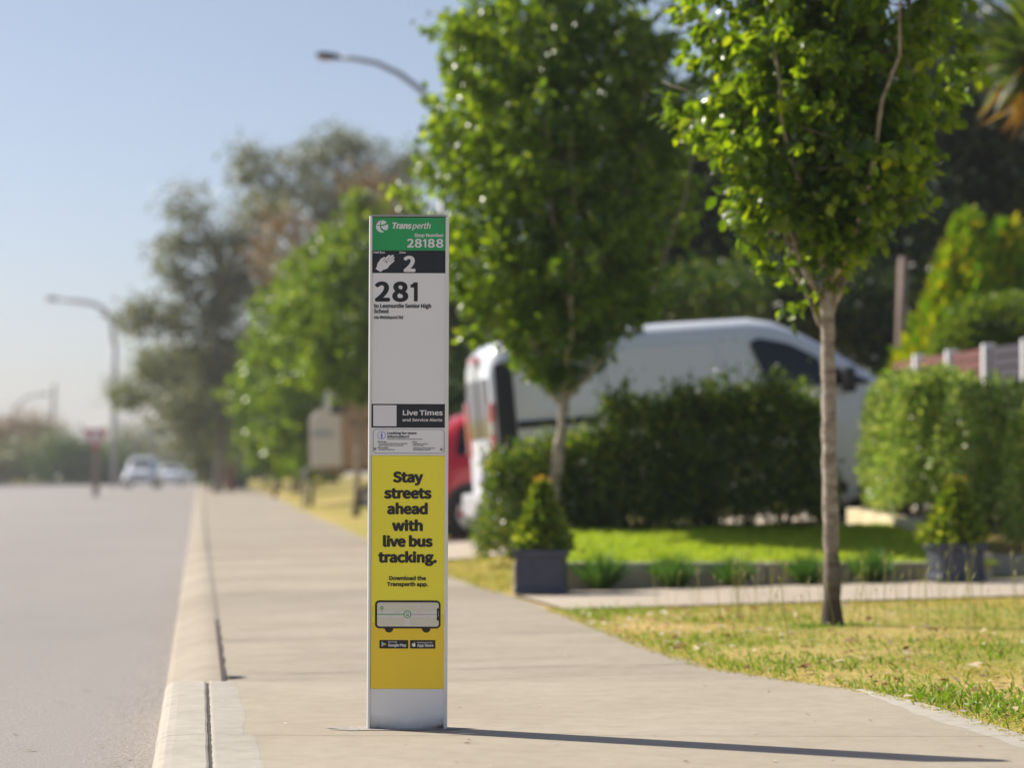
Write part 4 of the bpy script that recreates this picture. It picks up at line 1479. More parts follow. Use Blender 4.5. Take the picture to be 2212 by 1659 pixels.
lz = lambda x, y: max(lawn_z(x, min(y, 23)), float(terr(x, y)))
hedge('clipped_hedge', 'dark clipped hedge with sunlit yellow green top in front of the van', [(.80, 1.7, 22.45, 23.2, .99), (1.3, 2.82, 22.5, 23.3, 1.08)], 24000, .062, 'leaf_hedge', 301, lz)
hedge('rounded_shrub', 'rounded green shrub at the left end of the dark hedge behind the leaning tree', [(-.28, .55, 22.4, 23.3, .84), (.22, .95, 22.5, 23.3, .98)], 12000, .06, 'leaf_hedge', 302, lambda x, y: float(terr(x, y)) + .06, cat='shrub', topfringe=.09)
hedge('sunlit_hedge', 'pale sunlit hedge above the cream limestone edging on the right', [(3.4, 4.3, 22.6, 25.3, 1.20), (3.78, 4.5, 20.6, 22.9, 1.12)], 26000, .065, 'leaf_light_hedge', 303, lambda x, y: float(terr(x, y)) + .12, topfringe=.06)
hedge('yellow_shrub', 'yellow green shrub at the right edge behind the second planter', [(3.86, 4.9, 19.6, 20.4, 1.02)], 6500, .06, 'leaf_light_hedge', 304, lambda x, y: float(terr(x, y)) + .1, cat='shrub', topfringe=.12)

# ------------------------------------------------------------------ low edging, limestone, planters, tufts
def wall_strip(name, label, p0, p1, w, z0, z1, mat, cat='garden edging', nblk=4, drop=0.0):
    """low wall of butted blocks from p0 to p1 (x, y); one mesh, joints modelled"""
    p0, p1 = Vector((p0[0], p0[1], 0)), Vector((p1[0], p1[1], 0))
    d = (p1 - p0); L = d.length; d.normalize()
    rot = Matrix.Rotation(math.atan2(d.y, d.x), 3, 'Z')
    base = Vector((p0.x, p0.y, z0))
    root = empty(name, base, (0, 0, math.atan2(d.y, d.x)), label, cat)
    for i in range(nblk):
        a, b = L * i / nblk + .004, L * (i + 1) / nblk - .004
        mb = MB().box(((a + b) / 2, 0, (z1 - z0) / 2 - .04 - drop * (i + .5) / nblk), (b - a, w, z1 - z0 + .08))
        mb.build('block', mat, root, bevel=.012)
    return root


wall_strip('garden_edging', 'low grey concrete edging holding the front lawn above the side path', (X(1108, 18.9), 18.9), (X(2015, 19.0), 19.0), .12, .02, .225, M['edging'], nblk=5)
wall_strip('limestone_edging', 'cream limestone edging under the pale sunlit hedge', (3.34, 25.0), (3.64, 20.4), .16, .30, .56, M['limestone'], nblk=7, drop=.145)
wall_strip('stone_kerbing', 'short grey stone kerbing right of the second planter', (X(2128, 19.4), 19.4), (4.9, 19.55), .14, .12, .265, M['edging'], nblk=3)
lb = empty('limestone_block', (X(2128, 19.15), 19.15, .11), (0, 0, R(4)), 'upright cream limestone block beside the second planter', 'stone block')
MB().box((0, 0, .08), (.07, .12, .2)).build('stone', M['limestone'], lb, bevel=.012)


def planter(label, x, Y, w, h, rz, seed, plant_label, ph, pr, lm='leaf_hedge'):
    z = float(terr(x, Y)) + .02
    root = empty('planter', (x, Y, z), (0, 0, rz), label, 'planter', 'slate planters along the garden edging')
    m = MB()
    a, b = w / 2 * .92, w / 2
    V = []
    prof = [(a * 1.07, 0), (a * 1.07, .035), (a, .05), (a, h - .06), (b * 1.04, h - .045), (b * 1.04, h), (b * .86, h), (b * .80, h - .05)]
    for r, zz in prof:
        V += [(-r, -r, zz), (r, -r, zz), (r, r, zz), (-r, r, zz)]
    F = [(3, 2, 1, 0)]
    for i in range(len(prof) - 1):
        for k in range(4):
            F.append((i * 4 + k, i * 4 + (k + 1) % 4, (i + 1) * 4 + (k + 1) % 4, (i + 1) * 4 + k))
    m.add(V, F)
    m.build('pot', M['pot'], root, bevel=.008)
    q = b * .82
    MB().add([(-q, -q, h - .045), (q, -q, h - .045), (q, q, h - .045), (-q, q, h - .045)], [(0, 1, 2, 3)]).build('soil', M['pot_soil'], root)
    rng = np.random.default_rng(seed)
    pl = empty('potted_shrub', (x, Y, z + h - .045), (0, 0, 0), plant_label, 'shrub', 'shrubs growing in the slate planters')
    n_ = 1300
    zz = ph * rng.random(n_) ** 1.15
    an = rng.random(n_) * 2 * math.pi
    rad = pr * (1 - zz / ph) ** .8 * rng.random(n_) ** .5 * (1 + .38 * np.sin(an * 2 + zz * 14 + seed) * np.sin(zz * 23 + seed) + .12 * rng.normal(size=n_)) + .015
    P = np.stack([rad * np.cos(an), rad * np.sin(an), zz + .03], 1)
    D = np.stack([np.cos(an), np.sin(an), .7 + 0 * an], 1) + rng.normal(size=(n_, 3)) * .5
    leaves('foliage', P, D, .05 + .035 * rng.random(n_), M[lm], rng, T_SMALL, pl)
    n_ = 110
    zz = ph * (.78 + .35 * rng.random(n_)); an = rng.random(n_) * 6.28; rad = .06 * rng.random(n_)
    leaves('new_shoots', np.stack([rad * np.cos(an), rad * np.sin(an), zz], 1), rng.normal(size=(n_, 3)) * .5 + np.array((0, 0, .8)), .04 + .03 * rng.random(n_), M['leaf_orange'], rng, T_SMALL, pl)
    MB().tube([(0, 0, 0), (.01, 0, ph * .6), (0, 0, ph)], [.012, .009, .004], 6).build('stem', M['twig'], pl)


planter('square slate planter at the corner of the lawn in front of the leaning tree', X(1170, 18.35), 18.35, .37, .315, R(-6), 401, 'cone shaped shrub with orange tips in the planter before the leaning tree', .47, .19, 'leaf_pot')
planter('square slate planter beside the sunlit hedge on the right', X(2062, 18.55), 18.55, .355, .275, R(9), 402, 'loose cone shaped shrub in the planter near the sunlit hedge', .44, .22, 'leaf_pot')

tuft_px = [(1300, 'grass tuft nearest the first planter along the edging', .30), (1455, 'second grass tuft from the first planter along the edging', .28), (1582, 'middle grass tuft of five along the grey edging', .24),
           (1742, 'grass tuft just left of the near tree trunk along the edging', .26), (1880, 'thin grass tuft just right of the near tree trunk along the edging', .27)]
for i, (tx, lab, hh) in enumerate(tuft_px):
    rng = np.random.default_rng(500 + i)
    Yt = 18.72
    n_ = 420
    an = rng.random(n_) * 6.28
    sp = rng.random(n_) ** .7
    D = np.stack([np.cos(an) * sp * .75, np.sin(an) * sp * .75, 1 - .4 * sp], 1)
    P = np.stack([np.cos(an) * sp * .05, np.sin(an) * sp * .05, 0 * an], 1)
    o = leaves('grass_tuft', P, D, hh * (.6 + .5 * rng.random(n_)), M['leaf_tuft'], rng, T_THIN)
    o.location = (X(tx, Yt), Yt, float(terr(X(tx, Yt), Yt)) + .015)
    tag(o, lab, 'grass tuft', 'grass tufts in front of the garden edging')

# ------------------------------------------------------------------ fence
fx0, fY0, fx1, fY1 = X(1930, 29.6), 29.6, X(2290, 24.6), 24.6
fpx = [(1986, 29.0), (2056, 28.0), (2136, 27.0), (2222, 26.0)]
fr = empty('slat_fence', (X(1986, 29), 29.0, float(terr(X(1986, 29), 29))), (0, 0, 0), 'wine red slat fence with white posts behind the sunlit hedge', 'fence')
pts = [Vector((X(px_, Y_), Y_, 0)) for px_, Y_ in fpx]
tops = [at(px_, y_, Y_).z for (px_, Y_), y_ in zip(fpx, (766, 756, 743, 732))]
dv = (pts[1] - pts[0])
ext = [pts[0] - dv * .9] + pts + [pts[-1] + (pts[-1] - pts[-2])]
zt = [tops[0] - .03] + tops + [tops[-1] + .06]
O_ = fr.location
for p, t_ in zip(pts, tops):
    gz = float(terr(p.x, p.y))
    MB().box((p.x - O_.x, p.y - O_.y, (gz - .1 + t_) / 2 - O_.z), (.125, .125, t_ - gz + .1)).build('post', M['fence_post'], fr, bevel=.01)
for i in range(len(ext) - 1):
    a_, b2 = ext[i], ext[i + 1]
    d_ = (b2 - a_); L = d_.length; rot = Matrix.Rotation(math.atan2(d_.y, d_.x), 3, 'Z')
    mb = MB()
    zc = (zt[i] + zt[i + 1]) / 2
    sl = math.atan2(zt[i + 1] - zt[i], L)
    r2 = rot @ Matrix.Rotation(-sl, 3, 'Y')
    for k in range(11):
        mb.box(((a_.x + b2.x) / 2 - O_.x, (a_.y + b2.y) / 2 - O_.y, zc - .09 - k * .115 - O_.z), (L - .14, .03, .10), r2)
    mb.build('slat_panel', M['fence_dark'] if i == 3 else M['fence_slat'], fr)


# ------------------------------------------------------------------ vehicles
def wheel_parts(root, x, y, r, w, side):
    """one wheel at local x, y; side = outward direction along y"""
    mb = MB()
    n = 28
    prof = [(r * .62, -w / 2), (r * .9, -w / 2), (r, -w * .36), (r, w * .36), (r * .9, w / 2), (r * .62, w / 2)]
    V, F = [], []
    for a_, b2 in prof:
        V += [(x + a_ * math.cos(2 * math.pi * k / n), y + b2, r + a_ * math.sin(2 * math.pi * k / n)) for k in range(n)]
    for i in range(len(prof) - 1):
        for k in range(n):
            F.append((i * n + k, i * n + (k + 1) % n, (i + 1) * n + (k + 1) % n, (i + 1) * n + k))
    mb.add(V, F)
    wh = mb.build('wheel', M['tyre'], root, smooth=True)
    mb = MB()
    yo = y + side * w * .42
    mb.tube([(x, y - side * w * .2, r), (x, y - side * w * .1, r)], r * .63, 24)
    mb.tube([(x, yo - side * .02, r), (x, yo + side * .012, r)], r * .17, 14)
    for k in range(7):
        t = 2 * math.pi * k / 7
        c_ = Vector((x + .37 * r * math.cos(t), yo - side * .01, r + .37 * r * math.sin(t)))
        mb.box(c_, (r * .52, .03, r * .15), Matrix.Rotation(-t, 3, 'Y'))
    V, F = [], []
    for a_, b2 in ((r * .56, 0.0), (r * .63, 0.0), (r * .63, -.05), (r * .56, -.05)):
        V += [(x + a_ * math.cos(2 * math.pi * k / n), yo + side * b2, r + a_ * math.sin(2 * math.pi * k / n)) for k in range(n)]
    for i in range(3):
        for k in range(n):
            F.append((i * n + k, i * n + (k + 1) % n, (i + 1) * n + (k + 1) % n, (i + 1) * n + k))
    mb.add(V, F)
    mb.build('rim', M['alloy'], wh)
    return wh


class Body:
    """car body lofted from stations: (x, bottom, top, half width)"""
    def __init__(s, st, prof):
        s.st = np.array(st, float)
        s.prof = prof                     # (fraction of height, factor of half width)

    def q(s, x):
        return [np.interp(x, s.st[:, 0], s.st[:, k]) for k in (1, 2, 3)]

    def hw(s, x, z):
        zb, zt, w = s.q(x)
        f = (z - zb) / max(zt - zb, 1e-3)
        return w * float(np.interp(f, [p[0] for p in s.prof], [p[1] for p in s.prof]))

    def loft(s):
        mb = MB()
        V, F = [], []
        np_ = len(s.prof)
        n = 2 * np_ - 1
        for x, zb, zt, w in s.st:
            ring = [(x, -w * a_, zb + (zt - zb) * f) for f, a_ in s.prof[:-1]] + [(x, 0, zt + (zt - zb) * .006)] + [(x, w * a_, zb + (zt - zb) * f) for f, a_ in s.prof[:-1][::-1]]
            n = len(ring)
            V += ring
        m = len(s.st)
        for i in range(m - 1):
            for k in range(n):
                k2 = (k + 1) % n
                F.append((i * n + k, i * n + k2, (i + 1) * n + k2, (i + 1) * n + k))
        F.append(tuple(range(n))); F.append(tuple((m - 1) * n + k for k in range(n - 1, -1, -1)))
        return mb.add(V, F)

    def side(s, pts, sgn, off=.008):
        """polygon given as (x, z) laid on the flank"""
        # densify so that it follows the curve
        P = []
        for i in range(len(pts)):
            a_, b2 = np.array(pts[i], float), np.array(pts[(i + 1) % len(pts)], float)
            for t in np.linspace(0, 1, 5)[:-1]:
                P.append(a_ + (b2 - a_) * t)
        c_ = np.mean(P, 0)
        V = [(p[0], sgn * (s.hw(p[0], p[1]) + off), p[1]) for p in P] + [(p[0], sgn * (s.hw(*p) + off), p[1]) for p in [c_ + (q - c_) * .5 for q in P]] + [(c_[0], sgn * (s.hw(*c_) + off), c_[1])]
        n = len(P)
        F = [(i, (i + 1) % n, n + (i + 1) % n, n + i) for i in range(n)] + [(n + i, n + (i + 1) % n, 2 * n) for i in range(n)]
        return V, F


def rounded(pts, r=.06, n=4):
    out = []
    N = len(pts)
    for i in range(N):
        p = np.array(pts[i], float); a_ = np.array(pts[i - 1], float); b2 = np.array(pts[(i + 1) % N], float)
        da, db = (a_ - p), (b2 - p)
        la, lb_ = np.linalg.norm(da), np.linalg.norm(db)
        rr = min(r, la * .4, lb_ * .4)
        s_, e_ = p + da / la * rr, p + db / lb_ * rr
        for t in np.linspace(0, 1, n):
            out.append(tuple((1 - t) ** 2 * s_ + 2 * t * (1 - t) * p + t * t * e_))
    return out


# white van on the sloping driveway, nose to the right
VAN = empty('white_van', (0, 0, 0), (0, 0, 0), 'white panel van parked on the driveway behind the hedge', 'van')
vy = 25.7
van_c = Vector((X(1090, vy), vy, .10))
yaw, pit = R(9), R(4.6)
VAN.rotation_euler = (0, -pit, yaw)
VAN.location = van_c + Vector((-.95 * math.sin(yaw), .95 * math.cos(yaw), 0)) + Vector((-.0, 0, 0))
vprof = [(0, .93), (.04, .98), (.2, 1.0), (.45, .995), (.58, .975), (.75, .935), (.87, .90), (.94, .86), (.975, .79), (.995, .66), (1, 0)]
VB = Body([(0, .34, 1.95, .93), (.05, .30, 2.06, .95), (.16, .27, 2.15, .955), (.5, .25, 2.19, .96), (1.2, .24, 2.20, .965), (2.0, .24, 2.20, .965), (2.75, .24, 2.19, .965), (3.0, .24, 2.14, .96), (3.25, .24, 2.03, .955), (3.6, .24, 1.82, .95), (3.95, .24, 1.57, .94), (4.1, .24, 1.46, .935),
           (4.4, .25, 1.36, .91), (4.75, .26, 1.22, .87), (4.95, .28, 1.02, .80), (5.05, .36, .8, .68)], vprof)
VB.loft().build('body', M['van_paint'], VAN, smooth=True)
bv = [o for o in COL.objects if o.parent == VAN][0]
es = bv.modifiers.new('split', 'EDGE_SPLIT'); es.split_angle = R(42)
for sgn in (-1, 1):
    mb = MB(); mb.add(*VB.side(rounded([(2.80, 1.96), (2.70, 1.92), (2.86, 1.45), (3.44, 1.42), (3.44, 1.70), (3.12, 1.88)], .07), sgn, .03)); mb.build('cab_window', M['glass_dark'], VAN)
    mb = MB(); mb.add(*VB.side(rounded([(3.50, 1.65), (3.50, 1.42), (3.94, 1.41), (3.95, 1.44)], .03), sgn, .025)); mb.build('quarter_window', M['glass_dark'], VAN)
    mb = MB(); mb.add(*VB.side([(.24, 1.22), (1.14, 1.22), (1.14, 1.30), (.24, 1.30)], sgn, .012)); mb.build('slide_rail', M['black_plastic'], VAN)
    mb = MB(); mb.add(*VB.side([(.02, .55), (.23, .55), (.23, 1.93), (.05, 1.88)], sgn, .010)); mb.build('rear_corner_band', M['black_plastic'], VAN)  # black band laid along the rear corner of the flank
    for xs_ in (1.18, 2.42, 2.56):
        MB().add(*VB.side([(xs_, .45), (xs_ + .012, .45), (xs_ + .012, 1.98), (xs_, 1.98)], sgn, .004)).build('door_seam', M['seam'], VAN)
    mb = MB(); mb.add(*VB.side([(.3, .30), (3.6, .30), (3.6, .42), (.3, .42)], sgn, .012)); mb.build('sill_trim', M['black_plastic'], VAN)
    MB().box((2.5 - .16, sgn * (VB.hw(2.34, 1.2) + .02), 1.2), (.2, .035, .04)).build('door_handle', M['black_plastic'], VAN, bevel=.01)
    # pressed panel outlines on the flank
    mb = MB()
    for (xa, xb) in ((.30, 1.10), (1.30, 2.34)):
        V_, F_ = VB.side(rounded([(xa, 1.36), (xb, 1.36), (xb, 1.95), (xa, 1.95)], .1), sgn, .012)
        mb.add(V_, F_)
    mb.build('pressed_panel', M['van_paint'], VAN)
    m2 = MB().box((3.66, sgn * 1.09, 1.46), (.12, .2, .26)); m2.build('mirror', M['black_plastic'], VAN, bevel=.03)
# rear face
def rear_box(x, y0, y1, z0, z1, t, mat, name, bevel=.01):
    return MB().box((x, (y0 + y1) / 2, (z0 + z1) / 2), (t, abs(y1 - y0), z1 - z0)).build(name, mat, VAN, bevel=bevel)


rear_box(-.005, -.70, -.06, 1.15, 1.76, .03, M['glass_dark'], 'rear_window', .008)
rear_box(-.005, .06, .70, 1.15, 1.76, .03, M['glass_dark'], 'rear_window', .008)
rear_box(-.006, -.93, -.80, .92, 1.50, .05, M['tail_red'], 'tail_lamp', .015)
rear_box(-.006, .78, .93, .98, 1.55, .05, M['tail_red'], 'tail_lamp', .015)
rear_box(-.006, -.93, -.80, 1.17, 1.32, .056, M['lamp_clear'], 'reversing_lamp', .015)
rear_box(-.03, -.25, .25, 1.94, 2.0, .05, M['tail_red'], 'brake_lamp', .01)
rear_box(-.05, -.92, .92, .34, .58, .16, M['grey_plastic'], 'rear_bumper', .03)
rear_box(-.02, -.26, .26, .66, .78, .02, M['plate'], 'number_plate', .003)
MB().box((-.02, .0, 1.2), (.012, .014, 1.3)).build('door_gap', M['seam'], VAN)
VB_w = Matrix.Identity(3)
# windscreen
mb = MB()
V_, F_ = [], []
for i, x_ in enumerate(np.linspace(3.06, 4.0, 8)):
    zb, zt_, w_ = VB.q(x_)
    for j, fy in enumerate(np.linspace(-.62, .62, 9)):
        zz_ = zb + (zt_ - zb) * float(np.interp(abs(fy), [0, .66, .79], [1.006, .995, .975])) + .012
        V_.append((x_ + .006, fy * w_, zz_))
for i in range(7):
    for j in range(8):
        q_ = i * 9 + j
        F_.append((q_, q_ + 1, q_ + 10, q_ + 9))
mb.add(V_, F_).build('windscreen', M['glass_dark'], VAN, smooth=True)
for x_ in (.92, 4.05):
    wheel_parts(VAN, x_, -.86, .33, .22, -1); wheel_parts(VAN, x_, .86, .33, .22, 1)
for y_ in (-.62, .62):
    MB().box((4.88, y_, .98), (.2, .34, .16)).build('headlamp', M['lamp_clear'], VAN, bevel=.03)

cprof = [(0, .86), (.06, .97), (.25, 1.0), (.45, 1.0), (.58, .96), (.62, .91), (.78, .82), (.9, .74), (.965, .64), (.995, .5), (1, 0)]


def car(name, label, cat, st, windows, wheels, paint, group=None, wr=.32, rear=True, front_lights=((-.55, .62), (.55, .62)), L=4.2, rlights=True):
    root = empty(name, (0, 0, 0), (0, 0, 0), label, cat, group)
    B = Body(st, cprof)
    bo = B.loft().build('body', paint, root, smooth=True)
    es = bo.modifiers.new('split', 'EDGE_SPLIT'); es.split_angle = R(48)
    for sgn in (-1, 1):
        for w_ in windows:
            mb = MB(); mb.add(*B.side(rounded(w_, .05), sgn, .01)); mb.build('side_window', M['glass_dark'], root)
        mb = MB(); mb.add(*B.side([(wheels[0] + .5, .30), (wheels[1] - .5, .30), (wheels[1] - .5, .42), (wheels[0] + .5, .42)], sgn, .012)); mb.build('sill_trim', M['black_plastic'], root)
        for x_ in wheels:
            wheel_parts(root, x_, sgn * (B.q(x_)[2] - .10), wr, .21, sgn)
            arch = [(x_ + (wr + .06) * math.cos(R(a_)), wr + (wr + .06) * math.sin(R(a_))) for a_ in range(-10, 191, 20)]
            mb = MB(); mb.add(*B.side(arch, sgn, .004)); mb.build('wheel_arch', M['black_plastic'], root)
    def sheet(x0, x1, nm, fmax=.6):
        V_, F_ = [], []
        for x_ in np.linspace(x0, x1, 7):
            zb, zt_, w_ = B.q(x_)
            for fy in np.linspace(-fmax, fmax, 9):
                V_.append((x_, fy * w_, zb + (zt_ - zb) * float(np.interp(abs(fy), [0, .5, .64], [1.006, .995, .965])) + .012))
        for i in range(6):
            for j in range(8):
                q_ = i * 9 + j
                F_.append((q_, q_ + 1, q_ + 10, q_ + 9))
        MB().add(V_, F_).build(nm, M['glass_dark'], root, smooth=True)
    root['_'] = 0
    del root['_']
    return root, B, sheet


def front_kit(root, B, xf, w, zl, plate=True):
    for s_ in (-1, 1):
        MB().box((xf - .07, s_ * w * .72, zl), (.2, .36, .15)).build('headlamp', M['lamp_clear'], root, bevel=.03)
    MB().box((xf + .012, 0, zl - .03), (.04, w * .95, .12)).build('grille', M['black_plastic'], root, bevel=.015)
    MB().box((xf + .01, 0, zl - .28), (.06, w * 1.5, .13)).build('lower_intake', M['black_plastic'], root, bevel=.02)


def rear_kit(root, B, xr, w, zl):
    for s_ in (-1, 1):
        MB().box((xr + .05, s_ * w * .8, zl), (.2, .26, .3)).build('tail_lamp', M['tail_red'], root, bevel=.03)
    MB().box((xr - .005, 0, zl - .35), (.06, w * 1.5, .16)).build('bumper_trim', M['black_plastic'], root, bevel=.02)


# red hatchback beyond the van; its tail shows beside the bus sign
hst = [(0, .42, .86, .70), (.05, .30, 1.02, .80), (.18, .26, 1.14, .85), (.42, .25, 1.36, .87), (.75, .24, 1.50, .88), (1.3, .22, 1.55, .88), (2.0, .22, 1.54, .88), (2.5, .22, 1.47, .88), (2.9, .22, 1.25, .88), (3.3, .22, 1.0, .87), (3.75, .24, .90, .84), (4.0, .28, .78, .78), (4.12, .38, .62, .66)]
RC, B, sheet = car('red_hatchback', 'red hatchback with silver wheels parked beyond the white van', 'car', hst, [[(.72, 1.38), (.62, 1.02), (1.5, .98), (1.5, 1.44)], [(1.58, 1.44), (1.58, .98), (2.72, .96), (2.40, 1.38)]], (.78, 3.35), M['red_paint'])
sheet(.20, .62, 'rear_window'); sheet(2.52, 3.2, 'windscreen')
rear_kit(RC, B, 0.02, .82, .92); front_kit(RC, B, 4.06, .72, .66)
rcx = X(1027, 30.2) - .78 * math.cos(R(9))
RC.rotation_euler = (0, -R(3.8), R(9))
RC.location = (rcx - .87 * math.sin(R(9)), 30.2 + .87 * math.cos(R(9)), float(terr(rcx, 30.2)) + .03)

# cars coming along the road
sst = [(0, .42, .95, .72), (.06, .32, 1.15, .84), (.25, .28, 1.45, .90), (.6, .27, 1.68, .92), (1.5, .27, 1.74, .93), (2.3, .27, 1.72, .93), (2.75, .27, 1.60, .93), (3.25, .27, 1.22, .93), (3.5, .27, 1.10, .92), (4.1, .28, 1.02, .89), (4.4, .32, .88, .82), (4.52, .42, .7, .7)]
S1, B, sheet = car('silver_suv', 'pale silver car driving towards the bus stop, largest on the road', 'car', sst, [[(.5, 1.55), (.42, 1.16), (1.4, 1.12), (1.4, 1.6)], [(1.48, 1.6), (1.48, 1.12), (3.1, 1.1), (2.66, 1.52)]], (.85, 3.6), M['silver_paint'], 'cars on the road', .35)
sheet(2.78, 3.42, 'windscreen'); sheet(.2, .5, 'rear_window'); front_kit(S1, B, 4.47, .80, .80); rear_kit(S1, B, .02, .84, 1.0)
S1.location = (X(285, 142) + .2, 146.4, float(rise(142)) + ROAD_Z + .03)
S1.rotation_euler = (0, 0, R(-90 + 7 - 5))
cst = [(0, .42, .80, .70), (.06, .30, .95, .82), (.5, .26, 1.02, .86), (.9, .24, 1.20, .87), (1.4, .22, 1.42, .87), (2.2, .22, 1.44, .87), (2.6, .22, 1.36, .87), (3.2, .22, 1.0, .87), (3.9, .25, .88, .83), (4.25, .30, .76, .76), (4.35, .4, .6, .66)]
S2, B, sheet = car('white_sedan', 'white car on the road just behind the pale silver car', 'car', cst, [[(1.0, 1.2), (.95, .98), (1.8, .94), (1.8, 1.34)], [(1.88, 1.34), (1.88, .94), (3.05, .92), (2.56, 1.28)]], (.8, 3.5), M['van_paint'], 'cars on the road')
sheet(2.62, 3.15, 'windscreen'); sheet(.92, 1.38, 'rear_window'); front_kit(S2, B, 4.28, .72, .66); rear_kit(S2, B, .02, .8, .8)
S2.location = (X(352, 175), 179.0, float(rise(160)) + ROAD_Z + .03)
S2.rotation_euler = (0, 0, R(-83))
S3 = copy_tree(S2)
S3['label'] = 'small distant white car rearmost of the three on the road'
S3.location = (X(388, 215), 219.0, float(rise(190)) + ROAD_Z + .03)


# ------------------------------------------------------------------ caravan
cY = 60.0
cv0 = at(672, 1035, cY)
CV = empty('caravan', (X(700, cY), cY, float(terr(X(700, cY), cY))), (0, 0, R(0)), 'cream caravan with its shaded side coloured tan parked on the verge left of the bus sign', 'caravan')
cvz = CV.location.z
def cz(y): return at(700, y, cY).z - cvz
def cxp(x): return X(x, cY) - CV.location.x
mb = MB()
prof = [(cxp(672), cz(1008)), (cxp(670), cz(905)), (cxp(690), cz(885)), (cxp(738), cz(882)), (cxp(742), cz(1008))]
mb.prism(prof, 'y', -.2, 2.0)
mb.build('front_wall', M['caravan_cream'], CV, bevel=.03)
mb = MB()
mb.prism([(cxp(742.5), cz(1008)), (cxp(738.5), cz(884)), (cxp(775), cz(862)), (cxp(860), cz(862)), (cxp(860), cz(1008))], 'y', -.16, 2.0)
mb.build('side_wall', M['shade_and_cap_tan'], CV, bevel=.02)  # shaded side of the cream box, the shade put into its colour
mb = MB()
mb.prism([(cxp(704), cz(881)), (cxp(704), cz(846)), (cxp(735), cz(838)), (cxp(862), cz(838)), (cxp(862), cz(861)), (cxp(772), cz(861)), (cxp(739), cz(881))], 'y', -.12, 2.0)
mb.build('roof', M['caravan_roof'], CV, bevel=.03)
MB().box(((cxp(716) + cxp(752)) / 2, -.14, (cz(862) + cz(894)) / 2), (cxp(752) - cxp(716), .22, cz(862) - cz(894))).build('window', M['glass_dark'], CV, bevel=.01)
MB().box(((cxp(674) + cxp(720)) / 2, -.215, cz(938)), (cxp(720) - cxp(674), .03, .16)).build('stripe', M['grey_plastic'], CV)
MB().box(((cxp(690) + cxp(855)) / 2, .9, cz(1014)), (cxp(855) - cxp(690), 1.7, .14)).build('chassis', M['timber'], CV)
wheel_parts(CV, cxp(800), -.1, .3, .2, -1)
MB().tube([(cxp(690), .8, cz(1012)), (cxp(655), .8, cz(1012)), (cxp(650), .8, .02)], [.05, .05, .04], 8).build('drawbar', M['galv'], CV)

# ------------------------------------------------------------------ lamps, poles, signs
def street_lamp(name, label, base, pts, r0, r1, head_w, head_dir, mat, group):
    root = empty(name, base, (0, 0, 0), label, 'street lamp', group)
    b = Vector(base)
    rel = [Vector(p) - b for p in pts]
    MB().tube([(0, 0, -.2), rel[0] * .5, rel[0]], [r0, (r0 + r1 * 1.4) / 2, r1 * 1.4], 10).build('pole', mat, root, smooth=True)
    MB().tube([rel[0] - Vector((0, 0, .02))] + rel[1:], list(np.linspace(r1 * 1.25, r1 * .8, len(rel))), 10).build('arm', mat, root, smooth=True)
    e = rel[-1]; d_ = (rel[-1] - rel[-2]).normalized()
    s_ = head_w / .55
    mb = MB()
    V_, F_ = [], []
    for t, hw, h0, h1 in ((-.06, .04, -.04, .04), (.06, .075, -.05, .07), (.25, .12, -.06, .085), (.42, .12, -.05, .07), (.52, .08, -.03, .04)):
        c_ = e + d_ * t * s_
        V_ += [c_ + Vector((0, -hw * s_, h0 * s_)), c_ + Vector((0, hw * s_, h0 * s_)), c_ + Vector((0, hw * .7 * s_, h1 * s_)), c_ + Vector((0, -hw * .7 * s_, h1 * s_))]
    for i in range(4):
        for k in range(4):
            F_.append((i * 4 + k, i * 4 + (k + 1) % 4, (i + 1) * 4 + (k + 1) % 4, (i + 1) * 4 + k))
    F_ += [(0, 1, 2, 3), (19, 18, 17, 16)]
    hd = mb.add(V_, F_).build('lamp_head', M['lamp_body'] if mat is M['galv'] else mat, root, bevel=.01)
    c_ = e + d_ * .30 * s_ + Vector((0, 0, -.065 * s_))
    MB().box(c_, (.30 * s_, .17 * s_, .05 * s_)).build('lens', M['amber'], hd, bevel=.012)
    return root


lY = 43.0
lb_ = (X(957, lY), lY, float(terr(X(957, lY), lY)))
arm = [at(957, 300, lY), at(942, 232, lY), at(905, 190, lY), at(862, 158, lY), at(815, 136, lY), at(770, 127, lY), at(733, 123, lY)]
street_lamp('street_lamp', 'grey street lamp with curved arm and dark head reaching over the road', lb_, arm, .10, .045, .42, None, M['galv'], 'street lamps along the road')
lY = 150.0
lb_ = (X(247, lY), lY, float(rise(lY)) - .1)
arm = [at(247, 745, lY), at(243, 700, lY), at(228, 670, lY), at(200, 655, lY), at(160, 650, lY), at(130, 647, lY)]
street_lamp('street_lamp', 'pale distant street lamp standing left of the gum trees', lb_, arm, .16, .13, .9, None, M['pole_far'], 'street lamps along the road')
lY = 240.0
lb_ = (X(28, lY), lY, float(rise(lY)) - .1)
arm = [at(28, 905, lY), at(35, 878, lY), at(52, 862, lY), at(72, 855, lY), at(88, 853, lY)]
street_lamp('street_lamp', 'faint far street lamp with arm curving right near the left edge', lb_, arm, .16, .12, .9, None, M['pole_far'], 'street lamps along the road')
uY = 240.0
p_ = at(118, 830, uY)
up_ = empty('utility_pole', (X(108, uY), uY, float(rise(uY)) - .1), (0, 0, 0), 'faint slightly leaning utility pole at far left', 'pole')
MB().tube([(0, 0, -.2), (p_.x - X(108, uY), 0, p_.z - up_.location.z)], [.2, .15], 8).build('shaft', M['pole_far'], up_)

